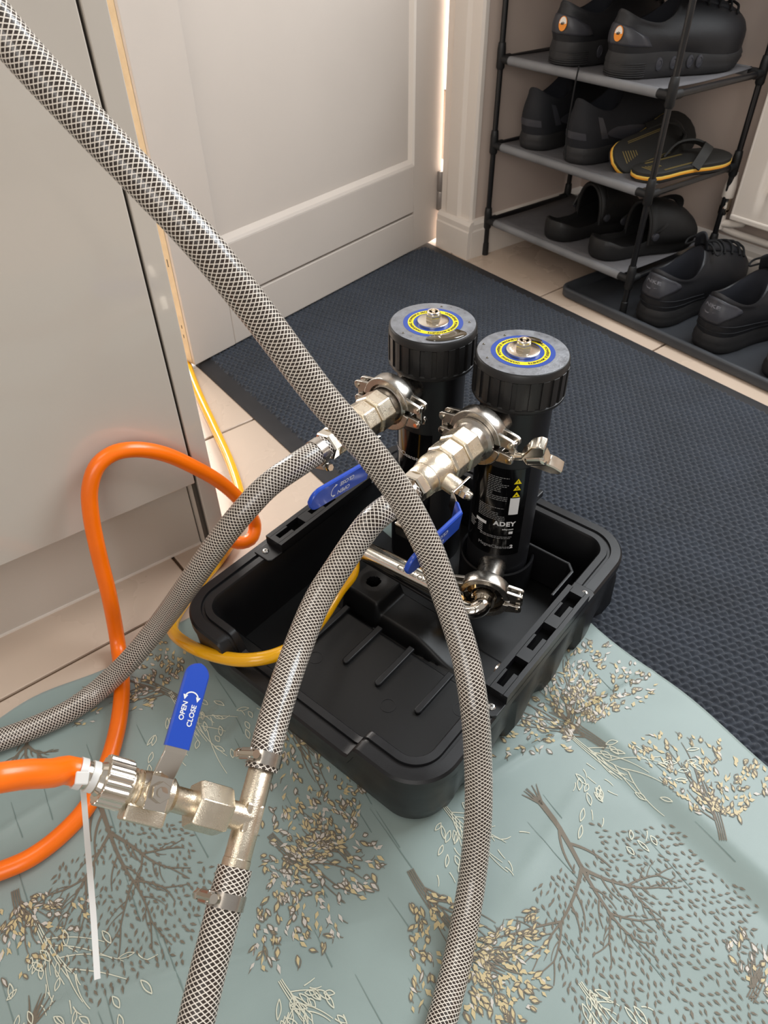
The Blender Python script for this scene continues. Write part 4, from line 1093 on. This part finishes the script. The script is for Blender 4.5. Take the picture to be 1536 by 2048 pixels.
# ================================================================== SHOES
def outline(Ln, Wd, n=26, side=1):
    T_ = [0, .02, .06, .12, .22, .35, .48, .62, .75, .86, .94, .985, 1.0]; V_ = [0, .38, .58, .70, .73, .70, .74, .92, 1.0, .90, .66, .36, 0]
    pts = []
    def wid(t): return float(np.interp(t, T_, V_))*Wd/2
    ts = [.5-.5*math.cos(math.pi*i/n) for i in range(n+1)]
    cen = lambda t: side*.010*math.sin(math.pi*(t-.1))*max(0, t-.15)
    for t in ts: pts.append((wid(t)+cen(t), t*Ln))
    for t in reversed(ts[1:-1]): pts.append((-wid(t)+cen(t), t*Ln))
    return pts
def trainer(name, label, loc, rz, group, Ln=.295, Wd=.108, sole=.030, heel=.098, side=1, upper=M_SHOE, patch=None, laces=True, badge=False, pods=False, stripe=False, collar_w=.036, lift=1.0, solem=M_SOLE):
    M = Matrix.Translation(loc) @ Matrix.Rotation(rz, 4, 'Z')
    t = thing(name, label, 'shoe', loc, group)
    foot = outline(Ln, Wd, 26, side); N = len(foot)
    solez = lambda y: sole*(1.0-.28*smooth01(.25, .8, y/Ln)) + .010*smooth01(.86, 1.0, y/Ln)*0
    def sring(sc, f): return [((x)*sc, (y-Ln*.5)*(1-(1-sc)*.6)+Ln*.5, f(y)) for x, y in foot]
    mb = MB(); toe = lambda y: .014*smooth01(.82, 1.02, y/Ln)
    mb.loft([sring(.94, lambda y: .0005+toe(y)), sring(1.0, lambda y: .004+toe(y)), sring(1.045, lambda y: solez(y)*.45+toe(y)*.8), sring(1.03, lambda y: solez(y)*.62+toe(y)*.7), sring(1.045, lambda y: solez(y)*.70+toe(y)*.7), sring(1.0, lambda y: solez(y)+toe(y)*.6), sring(.93, lambda y: solez(y)+.001+toe(y)*.6)], True, True, True, M)
    sl = mb.build('sole', solem, t, smooth=50)
    cy0, cy1 = .012*Ln, .47*Ln
    def collar(k):
        x, y = foot[k]; tt = y/Ln
        ang = 2*math.pi*k/N  # 0 heel, pi toe
        cyc = (cy0+cy1)/2; ry_ = (cy1-cy0)/2
        px_ = collar_w*math.sin(ang)*(1 if k <= N else 1); py_ = cyc-ry_*math.cos(ang)
        z = heel*(.80+.20*math.cos(ang)**2) if math.cos(ang) > 0 else heel*(.80+.36*math.cos(ang)**2)
        return Vector((px_, py_, z*lift))
    def P(k, v):
        k = k % N; x, y = foot[k]; c_ = collar(k); tfac = smooth01(.45, .9, y/Ln)
        e = v**(1.0+1.1*tfac+.25); g = v**(.95-.35*tfac)
        z0 = solez(y)+toe(y)*.6
        bul = math.sin(math.pi*min(1, v*1.15))*.006*(1-tfac*.3)
        d_ = Vector((x, y-Ln*.45, 0)); d_ = d_.normalized() if d_.length > 1e-6 else d_
        p = Vector((x*.985+(c_.x-x*.985)*e, y+(c_.y-y)*e, z0+(c_.z-z0)*g)) + d_*bul
        return p
    vv = [0, .08, .18, .3, .42, .55, .68, .8, .9, .97, 1.0]
    rings = [[P(k, v) for k in range(N)] for v in vv]
    # padded collar roll then lining
    cen = Vector((0, (cy0+cy1)/2, 0))
    def inn(k, s_, dz, absz=None):
        c_ = collar(k); q = Vector((c_.x*s_, cen.y+(c_.y-cen.y)*s_, c_.z+dz))
        if absz is not None: q.z = absz
        return q
    rings.append([inn(k, .96, .0035) for k in range(N)]); rings.append([inn(k, .88, .002) for k in range(N)])
    mb = MB(); mb.loft(rings, False, False, True, M); up = mb.build('upper', upper, t, smooth=60)
    rings = [[inn(k, .885, .002) for k in range(N)], [inn(k, .80, -.010) for k in range(N)], [inn(k, .78, -.03) for k in range(N)], [inn(k, .82, 0, sole+.012) for k in range(N)], [inn(k, .55, 0, sole+.010) for k in range(N)]]
    mb = MB(); mb.loft(rings, False, True, True, M); mb.build('lining', M_LINING, t, smooth=60)
    def patchmesh(k0, k1, v0, v1, off, shape=None, nk=12, nv=8):
        rr_ = []
        for j in range(nv+1):
            v = v0+(v1-v0)*j/nv; r_ = []
            half = 1.0 if shape is None else shape(j/nv)
            for i in range(nk+1):
                kk = ((k0+k1)/2)+((k1-k0)/2)*(2*i/nk-1)*half; kf = math.floor(kk); fr__ = kk-kf
                p = P(kf, v).lerp(P(kf+1, v), fr__); dr = Vector((p.x, p.y-Ln*.3, .0)).normalized(); r_.append(p+dr*off)
            rr_.append(r_)
        m_ = MB(); m_.loft(rr_, False, False, False, M); return m_
    if patch:
        hp = patchmesh(-8.5, 8.5, .34, .94, .0022, lambda q: .35+.65*smooth01(0, .75, q)*(1-.25*smooth01(.85, 1, q))).build('heel_patch', M_PATCH, t, smooth=60)
        s_ = hp.modifiers.new('thickness', 'SOLIDIFY'); s_.thickness = .003; s_.offset = -1
        # embossed mark on the patch
        yb = P(0, .72); vs, fs = text_geo('NIKE', .0165, .0004)
        q = []
        for p in vs:
            v = .74+p.y*7.0; kk = p.x*150; kf = math.floor(kk); pp = P(kf, min(.98, v)).lerp(P(kf+1, min(.98, v)), kk-kf); dr = Vector((pp.x, pp.y-Ln*.3, 0)).normalized(); q.append(pp+dr*.0030)
        MB().add(q, fs, M).build('heel_lettering', M_LOGO, hp, smooth=0)
        sw = [(-.013, .002), (-.010, -.004), (-.004, -.0045), (.014, .0045), (-.003, -.0012), (-.008, -.0012)]
        q = []
        for px_, py_ in sw:
            v = .58+py_*9; kk = px_*150; kf = math.floor(kk); pp = P(kf, v).lerp(P(kf+1, v), kk-kf); dr = Vector((pp.x, pp.y-Ln*.3, 0)).normalized(); q.append(pp+dr*.0030)
        MB().add(q, [(0, 1, 5), (1, 2, 4, 5), (2, 3, 4)], M).build('heel_tick', M_LOGO, hp, smooth=0)
        for v in (.12, .30):
            mb = MB(); mb.tube([M @ (P(k, v)+Vector((P(k, v).x, P(k, v).y-Ln*.3, 0)).normalized()*.0006) for k in range(-12, 13)], .0011, 6); mb.build('seam', M_SHOE2, t)
    if badge:
        hp = patchmesh(-8, 8, .18, .72, .0018, lambda q: 1-.35*smooth01(.6, 1, q)).build('heel_panel', M_PATCH, t, smooth=60)
        s_ = hp.modifiers.new('thickness', 'SOLIDIFY'); s_.thickness = .003; s_.offset = -1
        c_ = P(2, .47); nb = Vector((.42, -1, .22)).normalized(); F = M @ frame(c_+nb*.0034, nb, Vector((1, .42, 0)))
        ov = [(.0085*math.cos(a), .0125*math.sin(a)) for a in [2*math.pi*i/24 for i in range(24)]]
        bd = MB().prism(ov, -.001, .0012, F).build('badge', M_BADGE_O, hp, smooth=0)
        up_ = [p for p in [(.0074*math.cos(a), .0112*math.sin(a)) for a in [math.pi*i/14 for i in range(15)]]]
        up_ = [(p[0], max(p[1], -.001)) for p in up_]
        MB().prism(up_, .0012, .0016, F).build('white_half', M_BADGE_W, bd, smooth=0)
        vs, fs = text_geo('air', .0072, .0003)
        MB().add([(p.x, p.y+.0005, .0019) for p in vs], fs, F).build('badge_lettering', M_BLACKP, bd, smooth=0)
        # ribbed rubber heel
        mb = MB()
        for j in range(7):
            zz = .006+j*.0036; mb.tube([M @ Vector((x_*1.055, (y_-Ln*.5)*1.015+Ln*.5, zz)) for x_, y_ in [foot[k % N] for k in range(-7, 8)]], .0012, 6)
        mb.build('heel_ribbing', M_SOLE, sl)
    if pods:
        for yy in (.085, .115, .145, .170):
            for sx in (1, -1):
                kk = min(range(N), key=lambda k: abs(foot[k][1]-yy)+(0 if foot[k][0]*sx > 0 else 9))
                x_, y_ = foot[kk]; Mx = M @ Matrix.Translation((x_*1.035, y_, sole*.55))
                MB().lathe([(.0098, 0), (.0092, .0016), (.0060, .0024), (.0056, .0016), (.001, .0026)], Mx @ frame((0, 0, 0), Vector((sx, 0, 0)), Z) @ Matrix.Diagonal((1.15, .8, 1, 1)), 18).build('cushion_pod', M_PATCH, sl)
    if stripe:
        for k0, k1, v0, v1 in ((-9, -7.6, .2, .8), (7.6, 9, .2, .8), (-4, 4, .18, .34)):
            patchmesh(k0, k1, v0, v1, .0010, None, 6, 6).build('reflective_strip', M_PATCH, t, smooth=60)
        patchmesh(9, 16, .12, .55, .0012, lambda q: .3+.7*math.sin(math.pi*q), 8, 6).build('side_overlay', M_PATCH, t, smooth=60)
    # tongue and laces
    mid = N//2
    tg = MB(); rr_ = []
    for j, (v, dz) in enumerate(((.45, .004), (.65, .006), (.85, .008), (1.0, .010), (1.0, .028), (1.0, .034))):
        r_ = []
        for i in range(9):
            s__ = (i-4)/4.0; k = mid+s__*3.4; kf = math.floor(k); p = P(kf, v).lerp(P(kf+1, v), k-kf)
            r_.append(p+Vector((0, -.002 if j < 4 else -.006-.004*(j-4), dz-.004*s__*s__)))
        rr_.append(r_)
    tg.loft(rr_, False, False, False, M); tgo = tg.build('tongue', M_SHOE2, t, smooth=60); s_ = tgo.modifiers.new('thickness', 'SOLIDIFY'); s_.thickness = .004
    if laces:
        for j in range(5):
            v = .52+.105*j; pl = []
            for i in range(9):
                s__ = (i-4)/4.0; k = mid+s__*4.4+(.5 if i % 2 else 0)*0; kf = math.floor(k); p = P(kf, v+s__*.02*(1 if j % 2 else -1)).lerp(P(kf+1, v), k-kf); pl.append(M @ (p+Vector((0, 0, .010-.007*s__*s__))))
            MB().tube(spline(pl, .004), .0024, 8).build('lace', M_LACE, t)
        # bow loops
        top = P(mid, 1.0)
        for sx in (1, -1):
            lp_ = [top+Vector((0, .004, .008)), top+Vector((sx*.022, .010, .014)), top+Vector((sx*.042, .004, .002)), top+Vector((sx*.040, -.004, -.006)), top+Vector((sx*.018, .002, .006)), top+Vector((0, .004, .009))]
            MB().tube([M @ p for p in spline(lp_, .004)], .0022, 8).build('lace', M_LACE, t)
    return t
def ptop(x, y, z): p = PZ(x, y, z); return Vector((p.x, p.y, z))
ZT = lambda i: RZ[i]+.0045
G_TR = 'black trainers on the boot tray'; G_MID = 'black trainers on the middle shelf'; G_TOP = 'chunky black trainers on the top shelf'
trainer('trainer', 'black trainer on the boot tray nearest the rack leg', Vector((-.812, 1.292, .0052)), math.radians(-2), G_TR, patch=True, side=-1, heel=.118, sole=.038, Wd=.122, Ln=.305, collar_w=.041)
trainer('trainer', 'black trainer on the boot tray right of its twin', Vector((-.672, 1.292, .0052)), math.radians(-6), G_TR, patch=True, side=1, heel=.118, sole=.038, Wd=.122, Ln=.305, collar_w=.041)
trainer('trainer', 'grey trainer cut off by the right edge of the picture', Vector((-.520, 1.300, .0052)), math.radians(-4), 'shoes on the boot tray', side=1, heel=.09, upper=mat('grey_shoe_cloth', (84, 82, 82), .7), laces=False, solem=M_SOLE)
trainer('trainer', 'black trainer at the left end of the middle shelf', Vector((-1.222, 1.303, ZT(1))), math.radians(4), G_MID, side=-1, stripe=True, Ln=.28, Wd=.108, heel=.122, sole=.034, upper=M_SHOE2)
trainer('trainer', 'black trainer on the middle shelf beside the flip-flops', Vector((-1.092, 1.303, ZT(1))), math.radians(-2), G_MID, side=1, stripe=True, Ln=.28, Wd=.108, heel=.122, sole=.034, upper=M_SHOE2)
trainer('trainer', 'left chunky black trainer with orange heel badge on the top shelf', Vector((-1.165, 1.300, ZT(2))), math.radians(-6), G_TOP, side=-1, badge=True, pods=True, Ln=.295, Wd=.116, sole=.044, heel=.108)
trainer('trainer', 'right chunky black trainer with orange heel badge on the top shelf', Vector((-1.020, 1.295, ZT(2))), math.radians(-14), G_TOP, side=1, badge=True, pods=True, Ln=.295, Wd=.116, sole=.044, heel=.108)
o = MB().tube(spline([PY(1158, 132, 1.275), PY(1152, 160, 1.272), PY(1143, 210, 1.272), PY(1134, 262, 1.275), PY(1130, 318, 1.275)], .008), .0016, 8).build('dangling_lace', M_LACE)
tag(o, 'thin black lace dangling from the top shelf over the middle shelf', 'shoelace')

def clog(label, loc, rz, side, strap):
    M = Matrix.Translation(loc) @ Matrix.Rotation(rz, 4, 'Z'); Ln, Wd = .270, .108
    t = thing('clog', label, 'shoe', loc, 'black clogs on the bottom shelf'); foot = outline(Ln, Wd, 26, side); N = len(foot)
    rim = lambda y: .030+.018*(1-smooth01(.0, .22, y/Ln))+.012*smooth01(.35, .5, y/Ln)
    def rg(sc, f): return [(x*sc, (y-Ln/2)*(1-(1-sc)*.7)+Ln/2, f(y)) for x, y in foot]
    mb = MB(); toe = lambda y: .010*smooth01(.8, 1, y/Ln)
    mb.loft([rg(.92, lambda y: .0005+toe(y)), rg(1.0, lambda y: .006+toe(y)), rg(1.03, lambda y: .018+toe(y)), rg(1.03, lambda y: rim(y)*.8), rg(1.0, lambda y: rim(y)), rg(.95, lambda y: rim(y)), rg(.90, lambda y: .020), rg(.5, lambda y: .017)], True, True, True, M)
    mb.build('footbed', M_CLOG, t, smooth=60)
    def vamp(s, q, sh=1.0):
        y = Ln*(.43+.555*s); k = min(range(N//2), key=lambda k: abs(foot[k][1]-y)); wx = max(.006, foot[k][0]*1.0); wl = min([p for p in foot[N//2:]], key=lambda p: abs(p[1]-y))[0]; wl = min(-.006, wl)
        hh = (.072*(1-s**2.6)+.014)*sh
        a = math.pi*q; x = (wx+wl)/2+(wx-wl)/2*math.cos(a)*sh
        z = .026+(hh-.006)*math.sin(a)**.75
        lean = -.018*math.sin(a)*(1-s)
        return Vector((x, y+lean*0+.030*(1-s)*(math.sin(a)-.5)*-0.0, z))
    rings = [[vamp(s/10, q/20) for q in range(21)] for s in range(11)]
    mb = MB(); mb.loft(rings, False, False, False, M); vo = mb.build('vamp', M_CLOG, t, smooth=70); s_ = vo.modifiers.new('thickness', 'SOLIDIFY'); s_.thickness = .006; s_.offset = -1
    mb = MB(); mb.tube([M @ vamp(0, q/20) for q in range(21)], .0042, 10); mb.build('vamp_rim', M_CLOG, t)
    for i in range(5):
        for j in range(3):
            p = vamp(.32+.16*j, .25+.125*i); pn = Vector((p.x*.8, .25*j*.03, .05)).normalized()
            MB().lathe([(.0042, -.002), (.0042, .0006), (.0034, .0008), (.0034, -.002)], M @ frame(p, pn), 12, False).build('vent_hole', M_GAP, t)
    if strap:
        pv = [Vector((.050*math.cos(a), Ln*.44+.030*math.sin(a)*0.9, .046+.058*math.sin(a))) for a in [math.pi*i/16 for i in range(17)]]
    else:
        pv = [Vector((.052*math.cos(a), Ln*.46+.085*math.sin(a)*1.0, .050+.048*math.sin(a))) for a in [math.pi*i/16 for i in range(17)]]
    rr_ = []
    for p in pv: rr_.append([p+Vector((0, -.009, 0)), p+Vector((0, .009, .003)), p*1.0+Vector((p.x*.06, .009, .007)), p+Vector((p.x*.06, -.009, .004))])
    MB().loft(rr_, True, True, True, M).build('strap', M_CLOG, t, smooth=40)
    for sx in (1, -1): MB().lathe([(.0085, -.002), (.0085, .003), (.006, .0045), (.0002, .0048)], M @ frame(Vector((sx*.053, Ln*.45, .046)), (sx, 0, 0)), 16).build('rivet', M_PATCH, t)
clog('left black clog with its strap turned forward on the bottom shelf', Vector((-1.120, 1.303, ZT(0))), math.radians(-8), -1, True)
clog('right black clog on the bottom shelf next to the rack leg', Vector((-.985, 1.300, ZT(0))), math.radians(-12), 1, False)

def flip_flop(label, M, side):
    Ln, Wd = .262, .100; foot = outline(Ln, Wd, 26, side); N = len(foot); o0 = M @ Vector((0, Ln/2, 0))
    t = thing('flip_flop', label, 'shoe', o0, 'flip-flops on the middle shelf')
    cup = lambda y: .0
    def rg(sc, z): return [(x*sc, (y-Ln/2)*(1-(1-sc)*.7)+Ln/2, z+.006*(1-smooth01(0, .3, y/Ln))*0) for x, y in foot]
    MB().loft([rg(.96, 0), rg(1.0, .002), rg(1.0, .0065)], True, True, True, M).build('outsole', M_FF, t)
    MB().loft([rg(1.01, .0065), rg(1.015, .0075), rg(1.015, .0095), rg(1.01, .0100)], True, True, True, M).build('orange_stripe', M_FFS, t)
    MB().loft([rg(1.012, .0100), rg(1.016, .0108), rg(1.012, .0130)], True, True, True, M).build('yellow_stripe', M_FFY, t)
    MB().loft([rg(1.0, .0130), rg(1.0, .0190), rg(.95, .0205), rg(.6, .0200)], True, True, True, M).build('footbed', M_FF, t, smooth=50)
    tp_ = Vector((side*-.006, Ln*.80, .018))
    for sx in (1, -1):
        pl = [tp_, tp_+Vector((0, -.006, .016)), Vector((sx*.018, Ln*.70, .044)), Vector((sx*.036, Ln*.58, .040)), Vector((sx*.042, Ln*.47, .016))]
        fr2 = ptframes(spline(pl, .006)); rr_ = []
        for i, (p, tt, a, b) in enumerate(fr2):
            w_ = .003+.007*min(1, i/8.0); ax = tt.cross(Vector((sx*.7, 0, 1))).normalized(); up = ax.cross(tt).normalized()
            rr_.append([p+ax*w_+up*.002, p-ax*w_+up*.002, p-ax*w_-up*.002, p+ax*w_-up*.002])
        MB().loft(rr_, True, True, True, M).build('strap', M_FF, t, smooth=40)
    mb = MB()
    for dx in (-.030, -.0265, .0265, .030): mb.box((dx*.9, Ln*.40, .0207), (.0012, Ln*.42, .0004), M)
    for k in range(6): mb.box((.0, Ln*(.10+.028*k), .0207), (.026-.003*k, .0022, .0004), M)
    mb.build('footbed_print', M_GOLD, t, smooth=0)
Mf = Matrix.Translation((-.925, 1.318, ZT(1)+.001)) @ Matrix.Rotation(math.radians(-4), 4, 'Z')
flip_flop('black flip-flop with orange edge lying flat on the middle shelf', Mf, 1)
Mf2 = Matrix.Translation((-1.005, 1.330, ZT(1)+.012)) @ Matrix.Rotation(math.radians(6), 4, 'Z') @ Matrix.Rotation(math.radians(52), 4, 'Y') @ Matrix.Rotation(math.radians(7), 4, 'X')
flip_flop('black flip-flop with orange edge propped on its side against a trainer', Mf2, -1)
